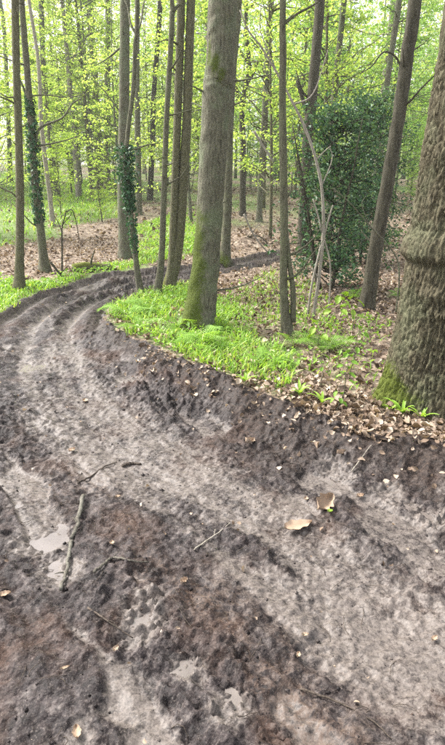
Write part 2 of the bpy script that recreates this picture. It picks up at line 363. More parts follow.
def axis(lo, d0, d1, hi, step, g, gl=None):
    a = list(np.arange(d0, d1 + 1e-9, step)); s = step
    while a[-1] < hi: s *= g; a.append(a[-1] + s)
    s = step; b = []; c = d0
    while c > lo: s *= gl or g; c -= s; b.append(c)
    return np.array(b[::-1] + a)
XA = axis(-140, -1.5, 1.8, 140, .0100, 1.027)
YA = axis(-40, .95, 3.2, 260, .0100, 1.0115, 1.09)
GX, GY = np.meshgrid(XA, YA)           # rows: y, columns: x
def terrain(x, y):
    r = np.hypot(x, y - 3)
    base = .032 * np.clip(y - 13, 0, 60) + .012 * np.clip(y - 73, 0, None) + .10 * fbm(x * .28, y * .28, 3, 3) * sstep(3, 9, r)
    base = base + .5 * fbm(x * .06, y * .06, 8, 2) * sstep(14, 40, r)
    d = sdpoly(POLY, x, y)
    dn = d + .09 * fbm(x * 3.2, y * 3.2, 21, 4) + .03 * fbm(x * 13, y * 13, 22, 2)
    s, tl = lateral(CENT, x, y)
    s = s + .10 * fbm(x * .9, y * .9, 31, 3)
    # bank of the forest floor, sunken churned track
    wide = sstep(5.0, 7.0, y)
    inn = sstep(-.05, .46, dn)
    z = base + .03 * sstep(-1.6, -.1, dn) * (1 - inn) * (1 - wide)
    z = z - (.092 - .045 * wide) * inn
    berm = np.exp(-((dn - .11) / .13) ** 2)
    z = z + .05 * berm * (0.5 + .9 * fbm(x * 2.1, y * 2.1, 41, 3)) * (1 - .6 * wide)
    st1 = fbm(s * 4.5, tl * .8, 141, 4); st2 = fbm(s * 2.2 + 7, tl * .55, 143, 3); pn = fbm(x * 3.1, y * 3.1, 145, 4)
    band = np.exp(-np.abs((s - .06 - .14 * st2) / .38) ** 3)
    band = band * sstep(-.75, .0, st1 + .6 * pn + .2)
    patch = sstep(.20, .48, .75 * st1 + .55 * pn + .50 * np.exp(-((s - .64) / .12) ** 2) + .32 * np.exp(-((s + .66) / .22) ** 2) - .04) * sstep(.10, .4, dn)
    g1 = lambda c, w: np.exp(-((s - c) / w) ** 2)
    far2 = np.maximum(np.maximum(g1(-.52, .085), g1(-.16, .085)), np.maximum(g1(.20, .085), g1(.52, .07))) * sstep(-.6, .0, st1 + .3)
    flatm = np.clip(np.maximum(band * .88, patch) * (1 - wide) + wide * np.maximum(far2, patch * .45), 0, 1)
    mudm = sstep(-.02, .06, dn)
    z = z + mudm * (-.019 * flatm - .05 * wide * far2 + .030 * fbm(x * 1.6, y * 1.6, 61, 3) + .016 * st1)
    # churned clods
    rough = mudm * (1 - .80 * flatm) * (.55 + .60 * sstep(-.25, .35, fbm(x * 1.4, y * 1.4, 63, 2)))
    near = 1 - sstep(9, 16, y)
    rough = rough * (1 + .35 * sstep(.3, .7, s) * (1 - wide)) * (1 - .4 * berm)
    ux = x + .05 * fbm(x * 7, y * 7, 71, 3); uy = y + .05 * fbm(x * 7, y * 7, 72, 3)
    f1, f2, cid = voro(ux * 8, uy * 8, 81); c1 = np.clip(1 - f1 * 1.2, 0, 1) ** 1.3 * cid
    f1, f2, cid = voro(ux * 19, uy * 19, 82); c2 = np.clip(1 - f1 * 1.15, 0, 1) * cid ** 1.5
    f1, f2, cid = voro(ux * 41, uy * 41, 83); c3 = np.clip(1 - f1 * 1.15, 0, 1) * cid
    def lumps(f, thr, seed, k):
        a1, a2, ci = voro(ux * f + .35 * fbm(x * f * 1.3, y * f * 1.3, seed + 2, 2), uy * f, seed); ci = np.clip(ci, 0, 1)
        return sstep(0, .34, .26 + .30 * (ci - thr) / (1 - thr) - a1 * .85) * (ci > thr) * ((ci - thr) / (1 - thr) * .7 + .5)
    l2 = lumps(17, .6, 85, 0); l3 = lumps(38, .6, 86, 0)
    bil = np.abs(fbm(x * 5.5, y * 5.5, 91, 5, .6)); bil2 = np.abs(fbm(x * 17, y * 17, 92, 4, .6))
    z = z + rough * (.034 * c1 + .026 * c2 * near + .010 * c3 * near + (.013 * l2 + .009 * l3) * near - .060 * bil - .028 * bil2 * near + .020)
    grit = fbm(x * 34, y * 34, 97, 3, .65)
    z = z + mudm * near * (.006 * grit + (.004 * (c3 - .2) + .004 * l3 + .003 * l2) * flatm * band)
    z = z + mudm * (1 - .5 * flatm) * .012 * vn(s * 11, tl * .9, 99)
    # litter-covered floor unevenness
    fl = 1 - mudm
    z = z + fl * (.02 * fbm(x * 5, y * 5, 101, 3) + .008 * fbm(x * 20, y * 20, 103, 2) * near)
    # soil heap beside the far bend
    hp = flat(248, 250); z = z + .28 * np.exp(-(((x - hp[0]) / .55) ** 2 + ((y - hp[1] - .6) / .5) ** 2)) * (1 + .5 * fbm(x * 4, y * 4, 111, 3))
    # puddle hollows
    pudm = np.zeros(np.shape(x))
    for (c, r_, dp) in PUD:
        q = np.hypot(x - c[0], y - c[1]) / r_ + .35 * fbm(x * 9, y * 9, 121, 2)
        pudm = np.maximum(pudm, np.exp(-(q / 1.15) ** 4))
        z = z + np.exp(-(q / 1.3) ** 4) * (.005 * c2 + .006 * c3 + .003 * l2 + .005 * l3 - .008 * bil2)
        z = np.where(q < 1.6, z - dp * np.exp(-q * q * 1.2) * 1.2, z)
    strk = fbm(s * 12, tl * .6, 151, 3)
    silt = mudm * np.clip(np.maximum(flatm * (.64 + .24 * sstep(2.6, 1.6, y) + .3 * st2 + .25 * wide), pudm * .95) + .06 + .24 * pn + .42 * strk * (.4 + flatm), 0, 1)
    rust = mudm * np.clip(np.exp(-((s + .40) / .17) ** 2) * sstep(-.25, .35, st1 + .5 * pn + .1) * sstep(3.6, 2.4, y), 0, 1)
    humus = np.clip(berm * 1.1 + .9 * sstep(.35, .6, s) * sstep(1.1, .3, dn) * (1 - wide) * sstep(.35, -.2, pn) * (1 - flatm) * sstep(-.3, .4, x) + .75 * wide * (1 - far2) * sstep(-.3, .3, pn + .15), 0, 1) * mudm
    return z, dn, silt, humus, rust
def floor_only(x, y):
    """the same ground well away from the mud"""
    r = np.hypot(x, y - 3)
    base = .032 * np.clip(y - 13, 0, 60) + .012 * np.clip(y - 73, 0, None) + .10 * fbm(x * .28, y * .28, 3, 3) * sstep(3, 9, r)
    base = base + .5 * fbm(x * .06, y * .06, 8, 2) * sstep(14, 40, r)
    near = 1 - sstep(9, 16, y); z = base + .03 * sstep(-1.6, -.1, DP[(x.shape[0],)]) * (1 - sstep(5.0, 7.0, y))
    z = z + (.02 * fbm(x * 5, y * 5, 101, 3) + .008 * fbm(x * 20, y * 20, 103, 2) * near)
    hp = flat(248, 250); return z + .28 * np.exp(-(((x - hp[0]) / .55) ** 2 + ((y - hp[1] - .6) / .5) ** 2)) * (1 + .5 * fbm(x * 4, y * 4, 111, 3))
DP = {}
GD = sdpoly(POLY, GX, GY); NEARMUD = GD > -.55
GZ = np.zeros(GX.shape); GS = GZ.copy(); GH = GZ.copy(); GR = GZ.copy()
_t = terrain(GX[NEARMUD], GY[NEARMUD])
for _a, _v in zip((GZ, GD, GS, GH, GR), _t): _a[NEARMUD] = _v
_x, _y = GX[~NEARMUD], GY[~NEARMUD]; DP[(len(_x),)] = GD[~NEARMUD]; GZ[~NEARMUD] = floor_only(_x, _y)
def gz(x, y, A=None):
    A = GZ if A is None else A
    x = np.asarray(x, float); y = np.asarray(y, float)
    i = np.clip(np.searchsorted(XA, x) - 1, 0, len(XA) - 2); j = np.clip(np.searchsorted(YA, y) - 1, 0, len(YA) - 2)
    fx = np.clip((x - XA[i]) / (XA[i + 1] - XA[i]), 0, 1); fy = np.clip((y - YA[j]) / (YA[j + 1] - YA[j]), 0, 1)
    return (A[j, i] * (1 - fx) + A[j, i + 1] * fx) * (1 - fy) + (A[j + 1, i] * (1 - fx) + A[j + 1, i + 1] * fx) * fy
def hit(px, py):
    """where the pixel's ray meets the ground"""
    d = ray(px, py); t = np.linspace(1.2, 120, 6000); P = CAM[None] + d[None] * t[:, None]
    dz = P[:, 2] - gz(P[:, 0], P[:, 1]); k = np.argmax(dz < 0)
    if dz[k] >= 0: k = len(t) - 1
    a = P[max(k - 1, 0)]; b = P[k]; w = dz[max(k - 1, 0)] / (dz[max(k - 1, 0)] - dz[k] + 1e-12)
    p = a + (b - a) * w; p[2] = gz(p[0], p[1]); return p
def greenness(x, y):
    g = np.zeros(np.shape(x))
    for P, w in GREEN:
        sc_ = .25 + .03 * np.asarray(y); g = np.maximum(g, w * sstep(-sc_ * .6, sc_ * .6, sdpoly(P, x, y)))
    far = sstep(12, 20, y) * .75; g = np.maximum(g, far * (.6 + fbm(np.asarray(x) * .3, np.asarray(y) * .3, 77, 2)))
    return g
gm = greenness(GX, GY)
nx, ny = len(XA), len(YA)
ii = (np.arange(ny - 1)[:, None] * nx + np.arange(nx - 1)[None])
QF = np.stack([ii, ii + 1, ii + 1 + nx, ii + nx], -1).reshape(-1, 4)
dc = GD.ravel()[QF].mean(1)
VV = np.stack([GX.ravel(), GY.ravel(), GZ.ravel()], -1)
# shared vertex normals so that the two sheets meet without a seam
dzx = np.gradient(GZ, XA, axis=1); dzy = np.gradient(GZ, YA, axis=0)
NN = np.stack([-dzx.ravel(), -dzy.ravel(), np.ones(nx * ny)], -1); NN /= np.linalg.norm(NN, axis=1)[:, None]
def sheet(name, mask, mat, attrs):
    q = QF[mask]; used = np.unique(q); mp = np.zeros(nx * ny, np.int64); mp[used] = np.arange(len(used))
    me = mk_mesh(name, VV[used], [mp[q]], [mat], True, {k: v.ravel()[used] for k, v in attrs.items()})
    me.normals_split_custom_set_from_vertices(NN[used].astype(np.float32))
    return tag(link(name, me), kind='structure')
sheet('mud_track', dc > 0, M_mud, {'silt': GS, 'humus': GH, 'rust': GR})['label'] = 'churned wet mud track with pale silty ruts bending through the wood'
sheet('forest_floor', dc <= 0, M_floor, {'green': gm})['label'] = 'woodland floor of brown leaf litter and green ground cover'
# puddles: level water lying in the hollows
def puddles():
    for k, (c, r, dp) in enumerate(PUD):
        ix = np.where(np.abs(XA - c[0]) < r * 1.5)[0]; iy = np.where(np.abs(YA - c[1]) < r * 1.5)[0]
        if len(ix) < 3 or len(iy) < 3: continue
        sub = GZ[np.ix_(iy, ix)]; RR = np.hypot(XA[ix][None] - c[0], YA[iy][:, None] - c[1])
        seed_ = np.where(RR < r * .6, sub, 9); s0 = np.unravel_index(np.argmin(seed_), sub.shape); z0 = sub[s0]
        for dl in np.linspace(dp * 1.0, .002, 16):
            low = sub < z0 + dl; wet = np.zeros_like(low); wet[s0] = True
            while True:
                w = wet.copy(); w[1:] |= wet[:-1]; w[:-1] |= wet[1:]; w[:, 1:] |= wet[:, :-1]; w[:, :-1] |= wet[:, 1:]; w &= low
                if (w == wet).all(): break
                wet = w
            if RR[wet].max() < r * 1.4: break
        else: continue
        lev = z0 + dl
        fm = wet[:-1, :-1] | wet[1:, :-1] | wet[:-1, 1:] | wet[1:, 1:]
        if fm.sum() < 4: continue
        n = len(ix); a = np.arange(len(iy) - 1)[:, None] * n + np.arange(n - 1)[None]
        q = np.stack([a, a + 1, a + 1 + n, a + n], -1)[fm]
        u = np.unique(q); mp = np.zeros(n * len(iy), int); mp[u] = np.arange(len(u))
        xx, yy = np.meshgrid(XA[ix], YA[iy]); P = np.stack([xx.ravel(), yy.ravel(), np.full(xx.size, lev)], -1)[u]
        o = link('puddle', mk_mesh('puddle', P, [mp[q]], [M_water])); tag(o, kind='structure')
puddles()

# ------------------------------------------------------------------ woody things
TREE_LIMBS = {}
def trunk_path(pix, Y=None, height=14.0, n=9):
    """pixel centre line with widths, base first -> world points and radii, carried on above the frame"""
    b = hit(pix[0][0], pix[0][1]) if Y is None else at_y(pix[0][0], pix[0][1], Y)
    if Y is not None: b[2] = gz(b[0], b[1])
    P = [b]; R = []
    for k, q in enumerate(pix):
        p = at_y(q[0], q[1], b[1]) if k or Y is not None else b
        if k == 0 and Y is not None: p = b
        R.append(q[2] * .5 * depth_of(p) / FPX)
        if k: P.append(p)
    P = np.array(P); R = np.array(R)
    if height and P[-1][2] - b[2] < height:
        dr = P[-1] - P[-2]; dr /= np.linalg.norm(dr); dr = dr * .5 + np.array([0, 0, .6]); dr /= np.linalg.norm(dr)
        top = P[-1]; r = R[-1]; hrem = height - (top[2] - b[2]); m = max(2, int(hrem / 2.0))
        ex = []; er = []
        for k in range(1, m + 1):
            top = top + dr * hrem / m; ex.append(top + np.append(rng.normal(size=2) * .06 * k, 0)); er.append(max(r * (1 - .85 * k / m), .008))
        P = np.vstack([P, ex]); R = np.append(R, er)
    S = catmull(np.column_stack([P, R]), n); return S[:, :3], np.clip(S[:, 3], .004, None), b
def trunk_mesh(P, R, b, mat, seg=14, rough=.06, seed=0, flare=.0, moss=None, limbs=(), down=.25, spots=()):
    mb = MB(); P = P - b
    R = R * (1 + flare * np.exp(-np.clip(P[:, 2], 0, None) / .16))
    P0 = P[0] - (P[1] - P[0]) / max(np.linalg.norm(P[1] - P[0]), 1e-6) * down
    Pf = np.vstack([P0, P]); Rf = np.append(R[0] * 1.02, R)
    tube(mb, Pf, Rf, seg, rough, seed)
    for (LP, LR) in limbs: tube(mb, LP - b, LR, 6, .05, seed + 3)
    V = np.concatenate(mb.V); A = np.zeros(len(V))
    nb_ = len(Pf) * seg; W_ = V[:nb_].reshape(len(Pf), seg, 3); ang = np.linspace(0, 2 * PI, seg, endpoint=False)
    lob = 1 + (flare * .55) * np.cos(ang * 4 + seed + .8 * np.sin(ang * 2 + seed))[None] * np.exp(-np.clip(Pf[:, 2], 0, None) / .13)[:, None]
    W_[:] = Pf[:, None] + (W_ - Pf[:, None]) * lob[..., None]; V[:nb_] = W_.reshape(-1, 3)
    if moss is not None:
        h, az, amt = moss
        k = (len(Pf)); cx = np.interp(V[:, 2], Pf[:, 2], Pf[:, 0]); cy = np.interp(V[:, 2], Pf[:, 2], Pf[:, 1])
        an = np.arctan2(V[:, 1] - cy, V[:, 0] - cx); f = .5 + .5 * np.cos(an - az)
        A = amt * np.clip(1.15 - V[:, 2] / h, 0, 1) * (f ** 1.5)
        A = np.where(V[:, 2] > h * 1.3, 0, A)
        for (z_, a_, rz_, ra_) in spots: A = np.maximum(A, .72 * np.exp(-((V[:, 2] - z_) / rz_) ** 2 - (np.angle(np.exp(1j * (an - a_))) / ra_) ** 2))
    return mk_mesh('trunk', V, [np.concatenate(mb.T), np.concatenate(mb.Q)], [mat], True, {'moss': A})

def branch(p0, dr, L, r0, n=6, wob=.12, up=.1):
    P = [np.asarray(p0, float)]; d = np.asarray(dr, float); d = d / np.linalg.norm(d)
    for k in range(n):
        d = d + rng.normal(size=3) * wob + np.array([0, 0, up]); d /= np.linalg.norm(d); P.append(P[-1] + d * L / n)
    return np.array(P), r0 * np.linspace(1, .15, n + 1)

def crown_mesh(name, mat, z0, z1, rad, nbr, nlf, size, flat_=.55, up=.9, wood=None, sub=3, droop=0.):
    """leaves carried on branch sprays between heights z0 and z1"""
    C = []; mbw = MB() if wood else None
    for k in range(nbr):
        t = rng.uniform(0, 1) ** .9; z = z0 + (z1 - z0) * t
        az = rng.uniform(0, 2 * PI); L = rad * (1.05 - .6 * t ** 2) * rng.uniform(.45, 1.1)
        P, R = branch((0, 0, z), (math.cos(az), math.sin(az), rng.uniform(.0, .7)), L, .007 * L + .004, 6, .16, .02 - droop)
        if wood: tube(mbw, P, R, 4, 0, 0, False)
        m = max(4, int(nlf / nbr * rng.uniform(.6, 1.4)))
        # sub-sprays: flat fans along the outer part of the branch
        ns = sub + rng.integers(0, 3)
        for q in range(ns):
            f = rng.uniform(.25, 1); i = min(int(f * 6), 5); o = P[i] + (P[i + 1] - P[i]) * (f * 6 - i)
            da = az + rng.choice([-1, 1]) * rng.uniform(.2, 1.0); sl = L * rng.uniform(.2, .45)
            u = rng.uniform(0, 1, m // ns + 1) ** .7
            off = rng.normal(size=len(u)) * sl * .28 * (1 - .4 * u)
            pts = np.stack([o[0] + math.cos(da) * u * sl - math.sin(da) * off, o[1] + math.sin(da) * u * sl + math.cos(da) * off,
                            o[2] + rng.normal(size=len(u)) * sl * (1 - flat_) * .25 - droop * u * sl], -1); C.append(pts)
            if wood:
                e = o + np.array([math.cos(da) * sl * .8, math.sin(da) * sl * .8, 0]); tube(mbw, np.array([o, (o + e) / 2 + [0, 0, .02], e]), [.004, .003, .0015], 3, 0, 0, False)
    C = np.concatenate(C); V, q = leaf_quads(C, size * rng.uniform(.65, 1.3, len(C)), up, .64)
    me = mk_mesh(name, V, [q], [mat], False)
    return me, mbw

# shared crown meshes, unit sized in metres
CROWN_HIGH = [crown_mesh('crown', m, 0, 4.5, 2.6, 40, 1100, .10, .4, .6)[0] for m in (M_spring, M_mid, M_spring)]

def make_tree(name, label, cat, pix, mat, Y=None, height=14, seg=14, rough=.06, flare=.25, moss=None, group=None, seed=1, limbs=(), crown=0, crown_scale=1.0, nsub=9, spots=()):
    P, R, b = trunk_path(pix, Y, height, nsub)
    lb = []
    for (pp, rr) in limbs:
        pts = np.array([at_y(q[0], q[1], b[1] + (q[2] if len(q) > 2 else 0)) for q in pp]); pts = catmull(pts, 5)
        lb.append((pts, np.linspace(rr[0], rr[1], len(pts))))
    top = P[-1]; htop = top[2] - b[2]
    for k in range(7):
        i = int(len(P) * rng.uniform(.08, .6)); a = rng.uniform(0, 2 * PI); L = rng.choice([.05, .08, .25, .6])
        lb.append(branch(P[i], (math.cos(a), math.sin(a), rng.uniform(.1, .7)), L + R[i], min(R[i] * .35, .012) + .003, 5, .2))
    if crown is not None:
        for k in range(6):
            i = int(len(P) * rng.uniform(.72, .97)); a = rng.uniform(0, 2 * PI)
            lb.append(branch(P[i], (math.cos(a), math.sin(a), rng.uniform(.4, 1)), rng.uniform(1, 2.2), R[i] * .6))
    root = link(name, None, None, b); root.empty_display_size = .2
    tag(root, label, cat, group)
    link('trunk', trunk_mesh(P, R, b, mat, seg, rough, seed, flare, moss, lb, .25, spots), root)
    if crown is not None:
        c = link('crown', CROWN_HIGH[crown % 3], root); c.location = top - b - np.array([0, 0, 3.2 * crown_scale]); c.scale = (crown_scale,) * 3
        c.rotation_euler = (0, 0, rng.uniform(0, 6))
    return root, P, R, b
def ivy(root, P, R, b, z0, z1, n, spread, size=.055, clump=None):
    zc = P[:, 2] - b[2]; hh = rng.uniform(z0, z1, n)
    cx = np.interp(hh, zc, P[:, 0] - b[0]); cy = np.interp(hh, zc, P[:, 1] - b[1]); rr = np.interp(hh, zc, R)
    a = rng.uniform(0, 2 * PI, n); s = spread(hh) if callable(spread) else spread
    rad = rr + .004 + np.abs(rng.normal(size=n)) * s
    C = np.stack([cx + np.cos(a) * rad, cy + np.sin(a) * rad, hh + rng.normal(size=n) * .02], -1)
    V, q = leaf_quads(C, size * rng.uniform(.6, 1.3, n), .3, .85)
    return link('ivy', mk_mesh('ivy', V, [q], [M_ivy], False), root)

# --- the big oak at the right edge of the track: real ridged bark
def oak():
    b = hit(436, 402); b[2] -= .02
    k = depth_of(b) / FPX
    Y0 = b[1]
    prof = [(0.00, .405), (.06, .388), (.14, .375), (.25, .365), (.45, .352), (.7, .338), (1.04, .326), (1.07, .362), (1.10, .380), (1.16, .378), (1.21, .358), (1.26, .330), (2.2, .30), (3.2, .285), (5, .26), (8, .22), (11, .15), (13, .06)]
    zs = np.concatenate([np.arange(-.25, 2.3, .0105), np.linspace(2.35, 4, 60), np.linspace(4.2, 13, 50)])
    seg = 340; th = np.linspace(0, 2 * PI, seg, endpoint=False)
    pz, pr = np.array(prof).T
    R = np.interp(zs, pz, pr, left=.56); R = np.convolve(np.pad(R, 1, 'edge'), np.ones(3) / 3, 'valid')
    T, Z = np.meshgrid(th, zs); RR = np.repeat(R[:, None], seg, 1)
    # root flares
    for a0, w, amp in ((PI * 1.02, .42, .09), (PI * 1.42, .3, .05), (PI * 1.72, .3, .12), (.3, .4, .12), (PI * .55, .4, .12)):
        da = np.angle(np.exp(1j * (T - a0))); RR = RR + amp * np.exp(-(da / w) ** 2) * np.exp(-np.clip(Z, -.1, None) / .17)
    # swollen collars stop part of the way round
    da = np.angle(np.exp(1j * (T - PI * 1.45)))
    for z_, h_, amp, a_, w_ in ((.86, .05, .026, PI * 1.27, .5), (.74, .04, .022, PI * 1.40, .4), (1.68, .05, .012, PI * 1.4, .7)):
        d2 = np.angle(np.exp(1j * (T - a_))); RR = RR + amp * np.exp(-((Z - z_) / h_) ** 2 - (d2 / w_) ** 2)
    u = T * .36; v = Z
    wu = u + .012 * fbm(u * 9, v * 5, 201, 3); wv = v + .03 * fbm(u * 7, v * 6, 203, 2)
    w1 = 1.1 * fbm(u * 6, v * 5, 207, 3); w2 = .9 * fbm(u * 9 + 4, v * 7, 209, 2)
    r1 = sstep(.0, .22, np.abs(fbm(u * 42 + w1, v * 3.6 + .4 * w2, 215, 2)))
    r2 = sstep(.0, .2, np.abs(fbm(u * 60 + w2 + 40, v * 7, 217, 2)))
    r3 = sstep(.0, .30, np.abs(fbm(u * 20 - w2, v * 15 + w1, 219, 2)))
    ridge = .85 * r1 * (.45 + .55 * r2) * (.6 + .4 * r3) + .35 * r2
    collar = np.exp(-((Z - 1.14) / .07) ** 2)
    brush = fbm(u * 60, v * 9, 221, 3)
    RR = RR + (.025 * ridge * (1 - .6 * collar) - .016) + .014 * collar * brush + .007 * fbm(u * 80, v * 40, 223, 3) + .007 * fbm(u * 5, v * 3, 225, 2)
    lean = np.array([at_y(503, 0, Y0)[0] - b[0], 0]) / (at_y(503, 0, Y0)[2] - b[2])
    cx = Z * lean[0] * .9; cy = 0 * Z
    V = np.stack([cx + np.cos(T) * RR, cy + np.sin(T) * RR, Z], -1).reshape(-1, 3)
    n = len(zs); i = np.arange(n - 1)[:, None] * seg; j = np.arange(seg)[None]
    Q = np.stack([i + j, i + (j + 1) % seg, i + seg + (j + 1) % seg, i + seg + j], -1).reshape(-1, 4)
    dl = np.angle(np.exp(1j * (T - PI * 1.0)))
    moss = 1.1 * np.exp(-(dl / .62) ** 2) * np.clip(1.1 - Z / .42, 0, 1) + .50 * collar * sstep(1.14, 1.24, Z) * 0.9 + .22 * np.clip(1 - Z / .3, 0, 1) + .12
    root = link('oak_tree', None, None, b)
    tag(root, 'massive oak with deeply ridged bark and a swollen collar beside the track', 'tree')
    link('trunk', mk_mesh('trunk', V, [Q], [M_oak], True, {'moss': moss.ravel()}), root)
    for k in range(7):
        mb = MB(); a = rng.uniform(0, 2 * PI); z = rng.uniform(5.5, 10); p = np.array([z * lean[0] * .9, 0, z])
        LP, LR = branch(p, (math.cos(a), math.sin(a), .6), rng.uniform(2, 4), .11, 8); tube(mb, LP, LR, 7, .05, k)
        link('limb', mb.mesh('limb', [M_oak], True, 'moss'), root)
    for k in range(2):
        c = link('crown', CROWN_HIGH[k], root); c.location = (12 * lean[0] * .9, k * 1.0 - .5, 8.3 + k * 1.2); c.scale = (1.5,) * 3; c.rotation_euler = (0, 0, k * 2.)
    # leafy sprouts growing out of the bark
    for (px, py, n_, s) in ((432, 322, 26, .05), (441, 355, 34, .055), (408, 6, 0, 0)):
        if not n_: continue
        zz = at_y(px, py, Y0 - .4)[2] - b[2]; th0 = PI * 1.5 + (px - 445) / 130.
        rr = np.interp(zz, pz, pr) + .02; c0 = np.array([zz * lean[0] * .9 + math.cos(th0) * rr, math.sin(th0) * rr, zz])
        mb = MB(); out = np.array([math.cos(th0), math.sin(th0), 0]); tang = np.array([-math.sin(th0), math.cos(th0), 0])
        Cs = []
        for q in range(5):
            dr = out * .8 + tang * rng.normal() * 1.1 + np.array([0, 0, rng.uniform(-.5, .2)]); LP, LR = branch(c0 + tang * rng.normal() * .03, dr, .13, .003, 4, .1, -.05); tube(mb, LP, LR, 4)
            Cs.append(LP[1:] + rng.normal(size=(4, 3)) * .012)
        Cs = np.concatenate(Cs); Cs = np.repeat(Cs, 2, 0) + rng.normal(size=(len(Cs) * 2, 3)) * .012
        Vq, qq = leaf_quads(Cs, s * rng.uniform(.7, 1.3, len(Cs)), 1.2, .5)
        sp = link('sprout', mk_mesh('sprout', Vq, [qq], [M_fern], False), root); sp.location = c0 * 0
        link('stem', mb.mesh('stem', [M_brown], True, 'moss'), sp)
    return b
OAKB = oak()

# --- trees one can tell apart, pixel centre lines (x, y, width), base first
R1, P1, RR1, b1 = make_tree('beech_tree', 'thick grey trunk with mossy foot standing amid bright grass inside the bend', 'tree',
    [(197, 328, 32), (200, 310, 30), (205, 270, 27.5), (209, 220, 26.5), (213, 150, 27), (217, 90, 28.5), (219, 78, 29), (221, 40, 28.5), (223, 0, 28.5), (226, -60, 28)],
    M_grey, None, 15, 40, .05, .32, (1.7, PI * 1.08, 1.2), seed=4, crown=0, crown_scale=1.3, nsub=14, spots=[(2.50, PI * 1.38, .14, .5), (2.42, PI * 1.55, .09, .5), (3.1, PI * 1.5, .12, .4), (2.62, PI * 1.2, .2, .4)])
make_tree('slender_tree', 'straight olive brown trunk at the far left, growing from the grass verge', 'tree',
    [(19, 291, 9.5), (19.5, 260, 8.5), (20, 200, 8), (18, 120, 7.5), (16, 60, 7.5), (15, 0, 7.5), (14, -30, 7.4)], M_olive, None, 12, 14, .06, .45, (.3, PI, .5), seed=5, crown=1)
r2, P2, RA2, b2 = make_tree('ivy_clad_tree', 'leaning slim tree with ivy up its middle beside the far left trunk', 'tree',
    [(45, 272, 9), (41, 235, 8), (37, 200, 7.5), (33, 160, 7), (30, 110, 6.5), (26, 60, 6.5), (22, 10, 6), (20, -20, 6)], M_brown, None, 12, 12, .05, .45, seed=6, crown=2,
    limbs=[([(30.5, 112), (24, 90), (20, 80)], (.02, .012)), ([(35, 145), (40, 128), (62, 118), (72, 104), (82, 98)], (.022, .006)), ([(36, 146), (55, 143), (80, 136)], (.02, .006)), ([(31, 96), (45, 95), (70, 97), (92, 92)], (.014, .004))])
ivy(r2, P2, RA2, b2, .75, 2.6, 800, lambda h: .012 + .02 * np.sin(np.clip((h - .75) / 1.85, 0, 1) * PI))
make_tree('grey_tree', 'smooth pale grey trunk standing behind the ivy topped leaning stem', 'tree',
    [(125, 258, 12.5), (124, 230, 11.5), (123, 190, 11), (124, 100, 10.5), (124.5, 50, 10), (125, 0, 10), (125, -20, 10)], M_grey, None, 14, 16, .04, .25, seed=7, crown=0,
    limbs=[([(120, 48), (108, 58), (95, 66)], (.02, .006)), ([(120, 112), (105, 92), (88, 75)], (.014, .004))])
r7, P7, RA7, b7 = make_tree('ivy_topped_tree', 'thin leaning stem crowned by a dark ivy clump at the verge', 'tree',
    [(141, 293, 6.5), (137, 270, 6), (133, 235, 5.5), (129, 200, 5.2), (126, 165, 5), (128, 130, 4.6), (133, 90, 4.4), (135, 45, 4), (137, 0, 4)], M_brown, None, 9, 9, .06, .45, seed=8, crown=1, crown_scale=.7)
ivy(r7, P7, RA7, b7, .55, 1.25, 260, lambda h: .008 + .014 * sstep(.6, 1.2, h), .042)
ivy(r7, P7, RA7, b7, 1.1, 1.88, 900, lambda h: .018 + .06 * sstep(1.1, 1.8, h), .048)
make_tree('slender_tree', 'thin dark stem just left of the twin stemmed tree', 'tree',
    [(157, 294, 8), (161, 265, 6.5), (163, 220, 6), (165, 160, 5.5), (167, 110, 5.5), (170, 60, 5.5), (172, 15, 5.5), (171, -15, 4.5)], M_brown, None, 11, 10, .06, .5, seed=9, crown=2, crown_scale=.8,
    limbs=[([(172, 16), (176, 8), (180, 4)], (.02, .016)), ([(166, 116), (176, 114), (200, 107)], (.012, .005))])
rt, PT, RT, bt = make_tree('twin_stemmed_tree', 'tree with two straight olive stems rising from one mossy foot at the bend', 'tree',
    [(169, 290, 13), (172, 265, 9), (174, 220, 8.5), (176, 160, 8), (178, 100, 8), (180, 40, 8), (181, 0, 8)], M_olive, None, 13, 12, .05, .45, (.45, PI, .9), seed=10, crown=0,
    limbs=[([(170, 288), (176, 262), (180, 230), (184, 170), (187, 120), (189, 60), (191, 0), (192, -40), (193, -120)], (.075, .045))])
make_tree('slender_tree', 'brown trunk just behind and right of the thick grey one', 'tree',
    [(225, 262, 11), (226, 240, 9.5), (227.5, 200, 9), (229, 140, 8.5), (231, 90, 8.5), (235, 40, 8), (238, 0, 8)], M_brown, None, 13, 12, .06, .45, (.5, PI * 1.3, .7), seed=11, crown=1)
make_tree('crooked_tree', 'dark crooked tree with short forked limbs behind the thick grey trunk', 'tree',
    [(243, 190, 6.5), (243, 150, 6), (242, 110, 5.5), (246, 85, 5.5), (249, 65, 5), (247, 45, 4.5), (246, 20, 4)], M_dark, 19, 11, 9, .1, .2, seed=12, crown=1, crown_scale=.8,
    limbs=[([(242, 108), (237, 92), (236, 78), (232, 70)], (.07, .02)), ([(246, 84), (254, 72), (259, 58), (262, 50)], (.06, .015)), ([(247, 62), (240, 50), (236, 40)], (.05, .015))])
make_tree('sapling_tree', 'slim knotty pale brown stem standing alone in the litter before the holly', 'tree',
    [(287.5, 334, 10), (285, 310, 8.5), (283.5, 280, 8), (284, 240, 8), (284, 205, 8.2), (283, 150, 7.6), (282.5, 100, 7.2), (283, 50, 6.8), (283, 0, 6.6)], M_brown, None, 9, 12, .1, .35, seed=13, crown=2, crown_scale=.8,
    limbs=[([(284, 24), (297, 14), (310, 7), (318, 2)], (.014, .008)), ([(284, 205), (289, 260), (293, 290), (293, 322)], (.02, .032))])
